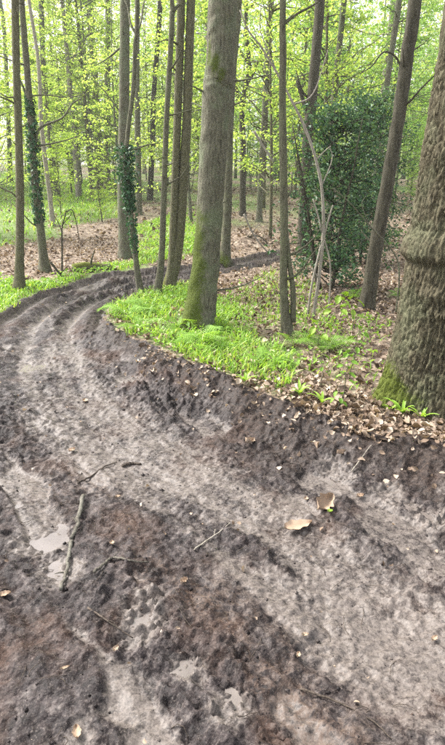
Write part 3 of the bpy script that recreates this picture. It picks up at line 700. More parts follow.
make_tree('dark_tree', 'dark brown trunk rising out of the top of the holly', 'tree',
    [(303, 262, 12), (305, 200, 11.5), (308, 140, 11), (312, 100, 10.5), (316, 50, 10), (320, 0, 10)], M_dark, 11.5, 14, 12, .08, .2, seed=14, crown=0,
    limbs=[([(309, 120), (303, 100), (297, 80)], (.05, .03)), ([(313, 70), (320, 62), (326, 55)], (.02, .008)), ([(312, 100), (303, 92), (296, 70)], (.03, .01))])
make_tree('slender_tree', 'narrow grey trunk seen above the middle of the holly', 'tree',
    [(330, 230, 7), (332, 150, 7), (335, 90, 6.5), (340, 40, 6), (344, 0, 6)], M_grey, 14, 13, 10, .06, .4, seed=15, crown=1,
    limbs=[([(333, 120), (326, 100), (320, 92)], (.02, .006))])
make_tree('leaning_tree', 'brown mossy trunk leaning right between the holly and the oak', 'tree',
    [(366, 309, 15), (371, 280, 14), (378, 235, 13.5), (387, 185, 13), (395, 140, 13), (402, 95, 13.2), (408, 50, 13), (415, 0, 13)], M_dark, None, 13, 18, .07, .25, (1.5, PI * .2, .75), seed=16, crown=2, crown_scale=1.2,
    limbs=[([(404, 90), (398, 60), (384, 52), (372, 66), (360, 74)], (.014, .004))])
make_tree('slender_tree', 'narrow brown trunk close behind the leaning mossy one', 'tree',
    [(374, 240, 7), (380, 160, 6.5), (384, 110, 6), (389, 70, 6), (395, 30, 6), (399, 0, 6)], M_grey, 13, 12, 10, .06, .4, seed=17, crown=0)
make_tree('slender_tree', 'thin trunk half hidden behind the slim knotty stem', 'tree',
    [(259, 222, 6), (261, 170, 5.5), (264, 120, 5), (266, 70, 5), (270, 0, 4.5)], M_grey, None, 13, 9, .06, .4, seed=18, crown=1)
# middle distance on the left
for k, (pix, mat, lab) in enumerate([
    ([(98, 192, 7), (97, 140, 6.5), (95, 80, 6), (92, 30, 5.5), (90, 0, 5.5)], M_olive, 'olive trunk, left one of the straight pair behind the small green bush'),
    ([(107, 190, 7), (107, 140, 6.5), (107.5, 80, 6), (108, 30, 5.5), (108, 0, 5.5)], M_olive, 'olive trunk, right one of the straight pair behind the small green bush'),
    ([(56, 198, 6.5), (51, 150, 5.5), (47, 110, 5), (43, 60, 5), (41, 0, 5)], M_grey, 'thin leaning grey trunk beyond the verge, just right of the ivy clad stem'),
    ([(53, 226, 5), (49, 190, 4.5), (45, 160, 4.5), (41, 120, 4), (38, 60, 3.5)], M_pale, 'very thin pale leaning trunk touching the ivy clad stem'),
    ([(72, 182, 7), (71, 150, 6), (70, 100, 6), (68, 50, 5.5), (68, 0, 5)], M_grey, 'upright grey trunk midway between the ivy clad stem and the olive pair'),
    ([(150, 200, 6), (152, 150, 5.5), (154, 90, 5), (158, 40, 5), (160, 0, 5)], M_dark, 'dark narrow trunk between the pale grey tree and the thin dark stem'),
    ([(139, 215, 6), (138, 160, 6), (137, 100, 5.5), (137, 40, 5), (137, 0, 5)], M_brown, 'brown trunk close behind the ivy topped stem'),
    ([(10, 182, 5), (9, 140, 4.5), (7, 90, 4), (4, 30, 4)], M_grey, 'thin grey trunk in the gap left of the straight olive brown one')]):
    make_tree('slender_tree', lab, 'tree', pix, mat, None, 15, 9, .06, .4, seed=30 + k, crown=k)

# --- bare arching sapling and dead wood before the holly
def bare(name, label, cat, parts, mat, group=None, Yb=None):
    b = hit(*parts[0][0][0][:2]) if Yb is None else at_y(*parts[0][0][0][:2], Yb)
    root = link(name, None, None, b); tag(root, label, cat, group)
    for k, (pp, rr) in enumerate(parts):
        pts = catmull(np.array([at_y(q[0], q[1], b[1] + (q[2] if len(q) > 2 else 0)) for q in pp]), 6) - b
        if k == 0 and Yb is None: pts[0] -= [0, 0, .06]
        mb = MB(); tube(mb, pts, np.linspace(rr[0], rr[1], len(pts)), 7, .08, k)
        link('stem' if k == 0 else 'twig', mb.mesh('stem', [mat], True, 'moss'), root)
    return root
bare('bare_sapling', 'pale leafless sapling arching up leftward in front of the holly', 'sapling',
     [([(313, 318), (320, 270), (323.5, 230), (322, 190), (316, 160), (306, 130), (294, 105), (278, 75), (262, 48), (248, 30), (240, 10)], (.021, .007)),
      ([(294, 104), (308, 99), (316, 88), (322, 70), (328, 50)], (.009, .003)), ([(316, 160), (326, 150), (331, 146)], (.007, .004)), ([(322, 186), (332, 160), (330, 147)], (.006, .003)),
      ([(322, 232), (318, 215), (313, 199)], (.010, .008)), ([(307, 330, .1), (311, 290), (320, 250), (330, 215), (333, 205)], (.015, .007)), ([(323, 235), (330, 262), (330, 290), (328, 312)], (.010, .008)),
      ([(278, 75), (268, 50), (260, 28), (262, 0)], (.007, .003)), ([(312, 268), (322, 284)], (.009, .009))], M_pale)
bare('bare_branch', 'short pale broken branch hanging left of the slim knotty stem', 'branch', [([(254, 131), (263, 146), (274, 163)], (.018, .012)), ([(263, 146), (268, 152), (276, 158)], (.008, .004))], M_pale, None, 8.5)
bare('bare_branch', 'thin grey branch drooping across the holly towards the oak', 'branch', [([(333, 188), (352, 205), (370, 226), (388, 245), (398, 262), (399, 285), (396, 312)], (.006, .010)), ([(370, 226), (362, 205), (366, 196)], (.005, .003))], M_grey, None, 6.2)
bare('dead_sapling', 'short dead forked sapling on the verge beside the ivy clad stem', 'sapling',
     [([(62, 276), (62, 250), (62, 228), (65, 216), (66, 210)], (.016, .006)), ([(62, 232), (58, 222), (54, 216)], (.009, .004)), ([(66, 212), (72, 210), (76, 222), (79, 238)], (.009, .006)), ([(62, 225), (70, 216), (72, 212)], (.008, .004))], M_dark)
for k, (pp, lab) in enumerate([([(52, 272), (66, 262), (84, 256), (92, 250)], 'grey fallen branch propped behind the dead sapling'), ([(50, 262), (60, 274), (66, 280)], 'short dark stick lying by the ivy clad foot'),
                               ([(244, 214), (252, 232), (262, 246), (270, 254)], 'pale bare branch lying down the soil heap at the far bend'), ([(236, 246), (246, 238), (258, 236), (268, 243)], 'dark root sticking out of the soil heap')]):
    bb = hit(*pp[-1]); root = bare('fallen_branch', lab, 'branch', [(pp, (.02, .012)), ([pp[1], (pp[1][0] + 8, pp[1][1] - 9)], (.01, .004))], [M_grey, M_dark, M_pale, M_dark][k], None, bb[1])
def log():
    a, c = hit(74, 272), hit(110, 269); mb = MB(); P = np.array([a + (c - a) * t + [0, 0, .05 + .02 * math.sin(t * 5)] for t in np.linspace(0, 1, 14)])
    tube(mb, P - a, np.linspace(.085, .06, 14), 12, .12, 5); V = np.concatenate(mb.V)
    root = link('fallen_log', None, None, a); tag(root, 'mossy rotting log lying on the litter beyond the mud bend', 'log')
    link('trunk', mk_mesh('trunk', V, [np.concatenate(mb.T), np.concatenate(mb.Q)], [M_olive], True, {'moss': np.clip((V[:, 2] - .05) * 9 + .2, 0, 1)}), root)
    mb = MB(); tube(mb, catmull(np.array([P[6] - a, P[6] - a + [.05, -.1, .14], P[6] - a + [.12, -.14, .3]]), 4), np.linspace(.02, .008, 9), 6); link('limb', mb.mesh('limb', [M_brown], True, 'moss'), root)
log()

# ------------------------------------------------------------------ holly and other shrubs
def holly(b, h, rad, nlf, label, lean=0.):
    root = link('holly_bush', None, None, b); tag(root, label, 'bush')
    mb = MB(); C = []
    for k in range(5):
        a = rng.uniform(0, 2 * PI); LP, LR = branch((.1 * math.cos(a), .1 * math.sin(a), -.1), (.25 * math.cos(a), .25 * math.sin(a), 1), h * .95, .03, 8, .06, .05); tube(mb, LP, LR, 6)
    nb = 130
    for k in range(nb):
        t = rng.uniform(.03, 1); z = h * t; az = rng.uniform(0, 2 * PI); L = rad * (1.0 - .55 * t ** 2.2) * rng.uniform(.45, 1.35)
        P, R = branch((lean * z, 0, z * .95), (math.cos(az), math.sin(az), rng.uniform(-.1, .6)), L, .012, 5, .2, .0)
        tube(mb, P, R, 3, 0, 0, False); m = nlf // nb
        f = rng.uniform(.3, 1, m) * 5; i = np.clip(f.astype(int), 0, 4); pts = P[i] + (P[i + 1] - P[i]) * (f - i)[:, None] + rng.normal(size=(m, 3)) * .075
        C.append(pts)
    C = np.concatenate(C); V, q = leaf_quads(C, rng.uniform(.03, .085, len(C)), .7, .55, fold=.22)
    link('trunk', mb.mesh('trunk', [M_dark], True, 'moss'), root); link('foliage', mk_mesh('foliage', V, [q], [M_holly], False), root)
hb = hit(335, 300); hb = hb + np.array([0, .55, 0]); hb[2] = gz(hb[0], hb[1])
holly(hb, 2.45, .82, 5600, 'dense dark green holly bush behind the bare arching sapling')
hb2 = hit(372, 285) + np.array([.35, 2.2, 0]); hb2[2] = gz(hb2[0], hb2[1]); holly(hb2, 2.9, .9, 9000, 'smaller dark holly seen between the leaning trunk and the oak')

# leafy understorey saplings: a few kinds, then individuals
SAP = []
for k in range(7):
    hgt = [5.5, 7, 8.5, 4.0, 7.5, 6.0, 9.0][k]; mt = [M_spring, M_spring, M_mid, M_spring, M_mid, M_yellow, M_spring][k]
    me, mbw = crown_mesh('crown', mt, hgt * .14, hgt, [1.6, 2.0, 2.3, 1.3, 2.1, 1.7, 2.4][k], int(13 * hgt), int(780 * hgt), .072, .6, 1.1, True)
    P = np.array([[.12 * math.sin(t * 3 + k), .1 * math.cos(t * 2.3 + k) - .1 * math.cos(k), t * hgt * 1.02] for t in np.linspace(-.03, 1, 16)])
    tube(mbw, P, np.linspace(.05, .006, 16), 8, .06, k)
    SAP.append((me, mbw.mesh('trunk', [M_olive if k % 2 else M_grey], True, 'moss')))
def sapling(x, y, k, s, rz, label, group=None, name='leafy_sapling', sz=None):
    root = link(name, None, None, (x, y, float(gz(x, y)))); root.rotation_euler = (0, 0, rz); root.scale = (s, s, sz or s)
    tag(root, label, 'sapling', group); link('trunk', SAP[k][1], root); link('crown', SAP[k][0], root); return root
def blocked(x, y):
    return gz(x, y, GD) > -.3
cnt = 0
while cnt < 58:
    y = 12.5 + 30 * rng.uniform() ** .9; hw = .43 * y + 2.2; x = rng.uniform(-hw, hw)
    if blocked(x, y): continue
    if y < 17 and -3.8 < x < 1.0: continue
    right = x > .05 * y
    k = rng.choice([2, 4, 4, 2, 1, 0]) if right else rng.choice([0, 1, 3, 5, 6, 6, 0])
    sapling(x, y, int(k), rng.uniform(.75, 1.2), rng.uniform(0, 6), 'leafy young sapling of the deeper wood behind the holly side' if right else 'pale leafy young sapling of the deeper wood beyond the verge',
            'saplings behind the holly side' if right else 'saplings beyond the verge')
    cnt += 1
cnt = 0
while cnt < 34:
    y = 16 + 32 * rng.uniform(); hw = .42 * y + 1; x = rng.uniform(-hw, hw)
    if blocked(x, y) or (y < 22 and -4.5 < x < .5): continue
    right = x > .05 * y
    r_ = sapling(x, y, int(rng.choice([3, 0, 5, 4] if not right else [4, 2, 3, 4])), rng.uniform(.3, .5), rng.uniform(0, 6), 'low leafy bush of the deeper wood, behind the holly side' if right else 'low pale leafy bush of the deeper wood, beyond the verge', 'bushes behind the holly side' if right else 'bushes beyond the verge', 'low_bush')
    r_['category'] = 'bush'; cnt += 1
for k in range(14):
    y = rng.uniform(24, 42); x = rng.uniform(-.42, .0) * y; sapling(x, y, int(rng.choice([1, 6, 0])), rng.uniform(.95, 1.3), rng.uniform(0, 6), 'pale leafy young sapling of the deeper wood beyond the verge', 'saplings beyond the verge')
sp = hit(102, 222); sapling(sp[0], sp[1], 3, .42, 1.0, 'small bright green bush before the pair of olive trunks', None, 'small_bush')
sp = hit(250, 190); sapling(sp[0], sp[1] + .5, 4, .6, 2.0, 'bright fresh green sapling just right of the thick grey trunk')

# far trees: kinds, then individuals
FAR = []
for k in range(5):
    hgt = [13, 14, 12, 15, 13][k]; mt = [M_spring, M_spring, M_mid, M_spring, M_mid][k]
    me, mbw = crown_mesh('crown', mt, 2.5, hgt, 3.0, 60, 3800, .12, .5, .8, True, 4)
    P = np.array([[.25 * math.sin(t * 2.4 + k) - .25 * math.sin(k), .2 * math.cos(t * 2 + k) - .2 * math.cos(k), t * hgt] for t in np.linspace(-.02, 1, 18)])
    tube(mbw, P, np.linspace(.145, .015, 18) * [1, .8, 1.1, .9, .7][k], 10, .06, k)
    FAR.append((me, mbw.mesh('trunk', [[M_grey, M_olive, M_grey, M_pale, M_olive][k]], True, 'moss')))
cnt = 0
while cnt < 80:
    y = 18 + 52 * rng.uniform() ** .8; hw = .42 * y + 3; x = rng.uniform(-hw, hw)
    if blocked(x, y) or (y < 24 and abs(x + 2) < 2.2): continue
    k = int(rng.integers(0, 5)); right = x > .05 * y
    root = link('far_tree', None, None, (x, y, float(gz(x, y)))); s = rng.uniform(.75, 1.15); root.scale = (s, s, s); root.rotation_euler = (rng.normal() * .03, rng.normal() * .03, rng.uniform(0, 6))
    tag(root, 'thin tree of the far wood, lost in green beyond the holly side' if right else 'thin tree of the far wood, lost in pale green beyond the verge', 'tree', 'far trees on the holly side' if right else 'far trees beyond the verge')
    link('trunk', FAR[k][1], root); link('crown', FAR[k][0], root); cnt += 1
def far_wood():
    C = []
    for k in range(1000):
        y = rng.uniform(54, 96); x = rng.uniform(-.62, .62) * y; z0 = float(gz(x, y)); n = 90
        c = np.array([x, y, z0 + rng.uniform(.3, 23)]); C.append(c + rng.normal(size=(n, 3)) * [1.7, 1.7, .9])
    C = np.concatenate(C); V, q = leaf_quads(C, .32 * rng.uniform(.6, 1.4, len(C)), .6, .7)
    tag(link('distant_wood', mk_mesh('distant_wood', V, [q], [M_hazeleaf], False)), 'pale green mass of the distant wood', 'wood', kind='stuff')
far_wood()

# ------------------------------------------------------------------ ground cover
def blades(name, label, regions, mat):
    Vs = []; Qs = []; n0 = 0
    for (P, dens, h, w, lim) in regions:
        P = np.asarray(P); lo = P.min(0); hi = P.max(0); n = int(min(dens * (hi - lo).prod(), lim * 4))
        x = rng.uniform(lo[0], hi[0], n); y = rng.uniform(lo[1], hi[1], n)
        cl = fbm(x * 2.2, y * 2.2, 301, 3)
        m = (sdpoly(P, x, y) + .3 * fbm(x * 1.5, y * 1.5, 303, 2) * (1 + y * .03) > 0) & (gz(x, y, GD) < .05 * rng.uniform(-1, 1, n)) & (cl + rng.uniform(-.5, .6, n) > -.1)
        m &= np.hypot(x - b1[0], y - b1[1]) > .2
        x, y = x[m][:lim], y[m][:lim]; n = len(x)
        z = gz(x, y) - .01; hh = h * rng.uniform(.45, 1.25, n); ww = w * rng.uniform(.6, 1.3, n)
        a = rng.uniform(0, 2 * PI, n); lean = rng.uniform(.15, .95, n) * hh; b = a + rng.normal(size=n) * .5
        dx, dy = np.cos(a), np.sin(a); sx, sy = -np.sin(b), np.cos(b); L = []
        for t, wf in ((0, .8), (.4, 1.), (.75, .75), (1., .08)):
            px = x + dx * lean * t ** 1.8; py = y + dy * lean * t ** 1.8; pz = z + hh * (t - .28 * t ** 3)
            L.append(np.stack([px - sx * ww * wf * .5, py - sy * ww * wf * .5, pz], -1)); L.append(np.stack([px + sx * ww * wf * .5, py + sy * ww * wf * .5, pz], -1))
        V = np.stack(L, 1).reshape(-1, 3); base = (np.arange(n) * 8)[:, None] + n0
        for k in range(3): Qs.append(base + np.array([2 * k, 2 * k + 1, 2 * k + 3, 2 * k + 2]))
        Vs.append(V); n0 += len(V)
    o = link(name, mk_mesh(name, np.concatenate(Vs), [np.concatenate(Qs)], [mat])); tag(o, label, 'grass', kind='stuff')
G = [g for g, w in GREEN]
blades('grass', 'bright green strappy grass and bluebell leaves', [(G[0], 2400, .135, .010, 13500), (G[1], 1700, .11, .014, 13000), (G[2], 90, .22, .03, 9000), (G[3], 90, .22, .03, 4000), (G[4], 300, .16, .02, 3500),
       (G[5], 420, .12, .010, 3200), (G[6], 260, .11, .010, 2200)], M_grass)
def herbs():
    C = []
    for P, dens, hz_ in ((G[0], 350, .10), (G[5], 110, .09), (G[6], 90, .10), (G[1], 500, .1), (G[4], 200, .1), (G[3], 60, .2), (G[2], 40, .2)):
        lo = P.min(0); hi = P.max(0); n = int(min(dens * (hi - lo).prod(), 9000)); x = rng.uniform(lo[0], hi[0], n); y = rng.uniform(lo[1], hi[1], n)
        m = (sdpoly(P, x, y) > -.2) & (gz(x, y, GD) < -.03) & (fbm(x * 1.7, y * 1.7, 311, 3) > .02); x, y = x[m], y[m]
        C.append(np.stack([x, y, gz(x, y) + rng.uniform(.01, hz_, len(x))], -1))
    C = np.concatenate(C); V, q = leaf_quads(C, (.035 + .0022 * C[:, 1]) * rng.uniform(.6, 1.4, len(C)), 1.3, .6)
    tag(link('ground_cover', mk_mesh('ground_cover', V, [q], [M_fern], False)), 'low leafy ground cover among the grass', 'ground cover', kind='stuff')
herbs()
# leaf litter
def curled_leaf(n, sz, rg, fine):
    """n curled oval leaves as small patches in local space"""
    if fine: u = np.array([0, .13, .34, .58, .82, 1.]); prof = np.array([.03, .24, .40, .38, .20, .02])
    else: u = np.array([0, .28, .62, 1.]); prof = np.array([.06, .42, .40, .04])
    g = np.array([(u[i] - .5, s * prof[i]) for i in range(len(u)) for s in (-1, 0, 1)])
    c = rg.uniform(-.6, 2.4, n)[:, None]; k = rg.uniform(-.5, 1.3, n)[:, None]; tw = rg.normal(size=n)[:, None] * .7
    X = g[:, 0][None] * np.ones((n, 1)); Yl = g[:, 1][None] * rg.uniform(.5, 1.1, n)[:, None] + k * .25 * (g[:, 0] ** 2)[None]
    Z = c * (g[:, 1] ** 2)[None] * 1.5 + k * (g[:, 0] ** 2)[None] + tw * (g[:, 0] * g[:, 1])[None] + rg.normal(size=(n, len(g))) * .02
    return np.stack([X, Yl, Z], -1) * np.asarray(sz)[:, None, None]
def place_leaves(x, y, sz, tilt, lift, rg, fine):
    n = len(x); L = curled_leaf(n, sz, rg, fine); m = L.shape[1]; a = rg.uniform(0, 2 * PI, n); e = .05
    gx = (gz(x + e, y) - gz(x - e, y)) / (2 * e); gy = (gz(x, y + e) - gz(x, y - e)) / (2 * e)
    N = np.stack([-gx, -gy, np.ones(n)], -1) + rg.normal(size=(n, 3)) * tilt; N /= np.linalg.norm(N, axis=1)[:, None]
    A = np.stack([np.cos(a), np.sin(a), np.zeros(n)], -1); A -= N * (A * N).sum(1)[:, None]; A /= np.linalg.norm(A, axis=1)[:, None]; B = np.cross(N, A)
    C = np.stack([x, y, gz(x, y) + lift], -1)
    V = C[:, None] + L[..., :1] * A[:, None] + L[..., 1:2] * B[:, None] + L[..., 2:] * N[:, None]
    LQ = np.array([[3 * i + s, 3 * i + s + 1, 3 * i + s + 4, 3 * i + s + 3] for i in range(m // 3 - 1) for s in (0, 1)])
    q = (np.arange(n) * m)[:, None, None] + LQ[None]
    return V.reshape(-1, 3), q.reshape(-1, 4)
def litter():
    xs = []; ys = []; ss = []
    def scat(x0, x1, y0, y1, n, keep, s):
        x = rng.uniform(x0, x1, n); y = rng.uniform(y0, y1, n); d = gz(x, y, GD); m = keep(x, y, d); xs.append(x[m]); ys.append(y[m]); ss.append(s * rng.uniform(.55, 1.3, m.sum()))
    bank = lambda x, y, d: (d < .10) & (rng.uniform(size=len(x)) < np.exp(-((d + .16) / .28) ** 2)) & (rng.uniform(size=len(x)) < .12 + .88 * sstep(-.25, .2, x - .3 + .45 * (y - 3.9)))
    scat(-1.4, 2.6, 2.4, 6.5, 17000, bank, .056)
    scat(-1.4, 2.6, 2.4, 8.5, 9000, lambda x, y, d: (d < -.05) & (rng.uniform(size=len(x)) > .75 * np.clip(greenness(x, y), 0, 1)), .06)
    scat(-5, 5, 6.5, 14, 12000, lambda x, y, d: (d < -.05) & (rng.uniform(size=len(x)) > .8 * np.clip(greenness(x, y), 0, 1)), .062)
    scat(-14, 14, 13, 34, 16000, lambda x, y, d: (d < -.05) & (rng.uniform(size=len(x)) > .8 * np.clip(greenness(x, y), 0, 1)), .10)
    scat(-2.4, 2.4, .9, 9, 420, lambda x, y, d: d > .1, .026)
    scat(-1.4, 2.6, 2.2, 6.5, 5200, lambda x, y, d: (d > .0) & (d < .5) & (rng.uniform(size=len(x)) < .75 - d * 1.4) & (x > -.9), .044)
    x = np.concatenate(xs); y = np.concatenate(ys); s = np.concatenate(ss)
    s = s * rng.uniform(.55, 1.15, len(s))
    mb = MB()
    for fine in (True, False):
        m = (y < 6.5) == fine; V, q = place_leaves(x[m], y[m], s[m], .5, .008 + rng.uniform(0, .025, m.sum()), rng, fine); mb.add(V, None, q)
    tag(link('leaf_litter', mb.mesh('leaf_litter', [M_dead], True)), 'brown dead leaf litter strewn over bank and woodland floor', 'leaf litter', kind='stuff')
litter()
# pebbly mud crumbs and root fibres on the churned ground
def crumbs():
    n = 1500; x = rng.uniform(-2.2, 2.2, n); y = .95 + 5 * rng.uniform(size=n) ** 1.3; m = gz(x, y, GD) > .02; x, y = x[m], y[m]; n = len(x)
    r = .003 + .009 * rng.uniform(size=n) ** 3
    O = np.array([[1, 0, 0], [-1, 0, 0], [0, 1, 0], [0, -1, 0], [0, 0, 1], [0, 0, -1]], float)
    V = O[None] * r[:, None, None] * rng.uniform(.5, 1.6, (n, 6, 1)) + np.stack([x, y, gz(x, y) + r * .15], -1)[:, None]
    T = np.array([[0, 2, 4], [2, 1, 4], [1, 3, 4], [3, 0, 4], [2, 0, 5], [1, 2, 5], [3, 1, 5], [0, 3, 5]])
    f = (np.arange(n) * 6)[:, None, None] + T[None]
    s = gz(x, y, GS); k = len(x)
    tag(link('mud_crumbs', mk_mesh('mud_crumbs', V.reshape(-1, 3), [f.reshape(-1, 3)], [M_mud], True, {'silt': np.repeat(s * .5, 6), 'humus': np.repeat(np.zeros(k), 6)})), 'loose crumbs of mud on the track', 'mud', kind='stuff')
crumbs()
def fibres():
    mb = MB(); n = 340
    for k in range(n):
        x = rng.uniform(-1.5, 2); y = .95 + 4.5 * rng.uniform() ** 1.2
        if gz(x, y, GD) < -.1: continue
        L = rng.uniform(.03, .13); a = rng.uniform(0, 6.3); t = np.linspace(0, 1, 5)
        px = x + np.cos(a) * L * t + .008 * np.sin(t * 5 + k); py = y + np.sin(a) * L * t + .008 * np.cos(t * 4 + k)
        tube(mb, np.stack([px, py, gz(px, py) + .003 + .008 * np.sin(t * PI)], -1), np.array([.0014, .0016, .0014, .0011, .0006]), 4, 0, 0, False)
    tag(link('root_fibres', mb.mesh('root_fibres', [M_twig], True, 'moss')), 'fine root fibres and straws stuck in the churned mud', 'root fibres', kind='stuff')
fibres()

# ------------------------------------------------------------------ things lying on the mud
def lobed_leaf(L, Wd, curl, bend, lobes, seed):
    rg = np.random.default_rng(seed); nu, nv = 17, 7; u = np.linspace(0, 1, nu); v = np.linspace(-1, 1, nv)
    wd_ = np.sin(PI * u ** .85) ** .7 * (1 + lobes * np.sin(u * 19 + seed)) * Wd * .5
    U, Vv = np.meshgrid(u, v, indexing='ij')
    X = (U - .5) * L; Yv = Vv * wd_[:, None]; Z = curl * Vv ** 2 * Wd * .5 + bend * (U - .5) ** 2 * L + .06 * Wd * fbm(U * 4, Vv * 2, seed, 2) - .05 * Wd * (1 - np.abs(Vv))
    P = np.stack([X, Yv, Z], -1).reshape(-1, 3); a = (np.arange(nu - 1)[:, None] * nv + np.arange(nv - 1)[None]); q = np.stack([a, a + 1, a + 1 + nv, a + nv], -1).reshape(-1, 4)
    n = len(P); P2 = P - [0, 0, .0012]; q2 = q[:, ::-1] + n
    mb = MB(); mb.add(np.vstack([P, P2]), None, np.vstack([q, q2]))
    return mb
def ground_leaf(px, py, L, Wd, rz, label, mat=None, curl=.6, bend=.2, lobes=.12, tilt=(.0, .0), name='fallen_leaf'):
    p = hit(px, py); seed = int(px * 7 + py); root = link(name, None, None, p + np.array([0, 0, .012])); root.rotation_euler = (tilt[0], tilt[1], rz)
    tag(root, label, 'leaf', 'single leaves lying on the mud')
    link('blade', lobed_leaf(L, Wd, curl, bend, lobes, seed).mesh('blade', [mat or M_deadp], True), root)
    mb = MB(); t = np.linspace(0, 1, 6); tube(mb, np.stack([-L * .5 - t * L * .16 + .01, .004 * np.sin(t * 3), -.002 + bend * .25 * L + t * .004], -1), np.linspace(.0018, .001, 6), 5); link('stalk', mb.mesh('stalk', [M_brown], True, 'moss'), root)
ground_leaf(298, 528, .155, .078, .35, 'long tan leaf, lower one of the two large leaves on the track', None, .3, .15)
ground_leaf(324, 506, .12, .085, .75, 'upright curled tan leaf, upper one of the two large leaves', None, .8, .3, .2, (.5, -.25))
ground_leaf(330, 513, .030, .024, .2, 'tiny yellow green leaf by the two large tan leaves', M_yellow, .3, .1, 0)
ground_leaf(77, 735, .05, .028, 1.9, 'pointed tan leaf at the very bottom edge of the view', None, .5, .2)
ground_leaf(184, 584, .035, .028, .8, 'small whitish leaf in the open mud beyond the twig tip', None, .9, .3, .3)
ground_leaf(305, 637, .028, .018, .1, 'small orange leaf on the smooth lower track', M_dead, .4, .2)
ground_leaf(298, 657, .026, .02, 1.2, 'small pale leaf below the orange one on the lower track', None, .4, .2)
ground_leaf(249, 444, .09, .055, .9, 'crumpled brown leaf lying in dark mud below the bank', M_deadp, .9, .4, .25, (.2, .3))
ground_leaf(341, 455, .085, .04, .6, 'curled brown leaf on dark mud below the oak', None, .8, .3, .2, (.2, .2))
ground_leaf(360, 498, .045, .032, .3, 'brown leaf beside the wet streak right of the large pair', None, .6, .2)
ground_leaf(360, 432, .08, .05, 2.2, 'pale leaf at the edge of the bank before the oak foot', None, .7, .3, .2, (.3, 0))
ground_leaf(306, 501, .032, .025, 1.5, 'small brown leaf just left of the upper large leaf', M_dead, .5, .3)
ground_leaf(72, 452, .05, .04, .9, 'pale leaf scrap beside the dark twig on the far rut', None, .4, .1)
ground_leaf(85, 402, .06, .045, 2., 'pale leaf scrap in the middle of the trodden bend', None, .4, .1)
ground_leaf(118, 498, .03, .022, .4, 'tiny pale leaf up the track from the lichen stick', None, .4, .1)
ground_leaf(5, 597, .05, .03, .4, 'pale leaf at the left edge beside the silt puddle', None, .5, .1)
ground_leaf(112, 545, .03, .022, 2., 'white scrap of leaf above the forked twig', None, .5, .1)
ground_leaf(65, 670, .035, .012, .4, 'thin straw coloured leaf on the dark mud at lower left', None, .5, .1)
ground_leaf(434, 641, .035, .02, .7, 'narrow pale leaf at the lower right edge', None, .5, .1)
ground_leaf(116, 652, .03, .02, 1.1, 'small grey leaf under the dark root', M_dead, .5, .1)

def stick(pix, r, mat, label, lift=.012, twigs=(), name='stick', seed=0, rough=.35):
    pts = np.array([hit(*q) for q in pix]); pts[:, 2] += lift; b = pts[0].copy(); S = catmull(pts, 6) - b
    S += np.random.default_rng(seed).normal(size=S.shape) * r[0] * .25
    root = link(name, None, None, b); tag(root, label, 'stick', 'sticks lying on the mud')
    mb = MB(); tube(mb, S, np.linspace(r[0], r[1], len(S)), 9, rough, seed); link('shaft', mb.mesh('shaft', [mat], True, 'moss'), root)
    for k, (i, d, L) in enumerate(twigs):
        mb = MB(); j = int(i * (len(S) - 1)); d = np.array(d, float); P = np.array([S[j], S[j] + d * L * .5 + [0, 0, .004], S[j] + d * L]); tube(mb, catmull(P, 4), np.linspace(r[1] * .8, .0015, 9), 6); link('twig', mb.mesh('twig', [mat], True, 'moss'), root)
stick([(83, 499), (80, 515), (76, 531), (72, 541)], (.011, .009), M_stick, 'upper broken piece of the lichen covered stick on the mud', .016, [(.6, (-.6, .5, .35), .06)], seed=1)
stick([(72, 543), (69, 557), (67, 573), (61, 593)], (.010, .007), M_stick, 'lower piece of the lichen covered stick beside the puddle', .012, [(.75, (-.9, -.3, .1), .05)], seed=2)
stick([(94, 574), (104, 566), (114, 560), (130, 563), (149, 564)], (.007, .003), M_stick, 'kinked thin twig lying right of the lichen stick', .012, [(.5, (.5, .7, .2), .05)], seed=3)
stick([(88, 609), (104, 620), (118, 630), (133, 640)], (.0045, .002), M_twig, 'thin dark root curving across the mud left of centre', .008, [(.4, (.7, -.4, .1), .06)], seed=4)
stick([(78, 484), (90, 478), (104, 468), (117, 463)], (.006, .003), M_twig, 'dark twig half sunk across the far rut', .008, [(.6, (.8, .1, .1), .08)], seed=5)
stick([(194, 551), (208, 541), (220, 533), (230, 524)], (.0035, .0018), M_pale, 'fine pale twig in the middle of the track', .008, [(.5, (.1, .9, .1), .05)], seed=6)
stick([(122, 467), (132, 464), (141, 465)], (.010, .006), M_twig, 'stubby dark stick end beside the dark twig', .008, seed=7)
stick([(352, 473), (360, 462), (371, 447)], (.004, .002), M_pale, 'thin straw leaning on the dark mud below the oak', .015, [(.5, (.5, .3, .4), .06)], seed=8)
stick([(300, 690), (340, 705), (372, 722), (392, 741)], (.0035, .0018), M_twig, 'thin dark root strand at the bottom right', .008, [(.4, (.5, -.5, .1), .06), (.6, (.6, .3, .1), .05)], seed=9)

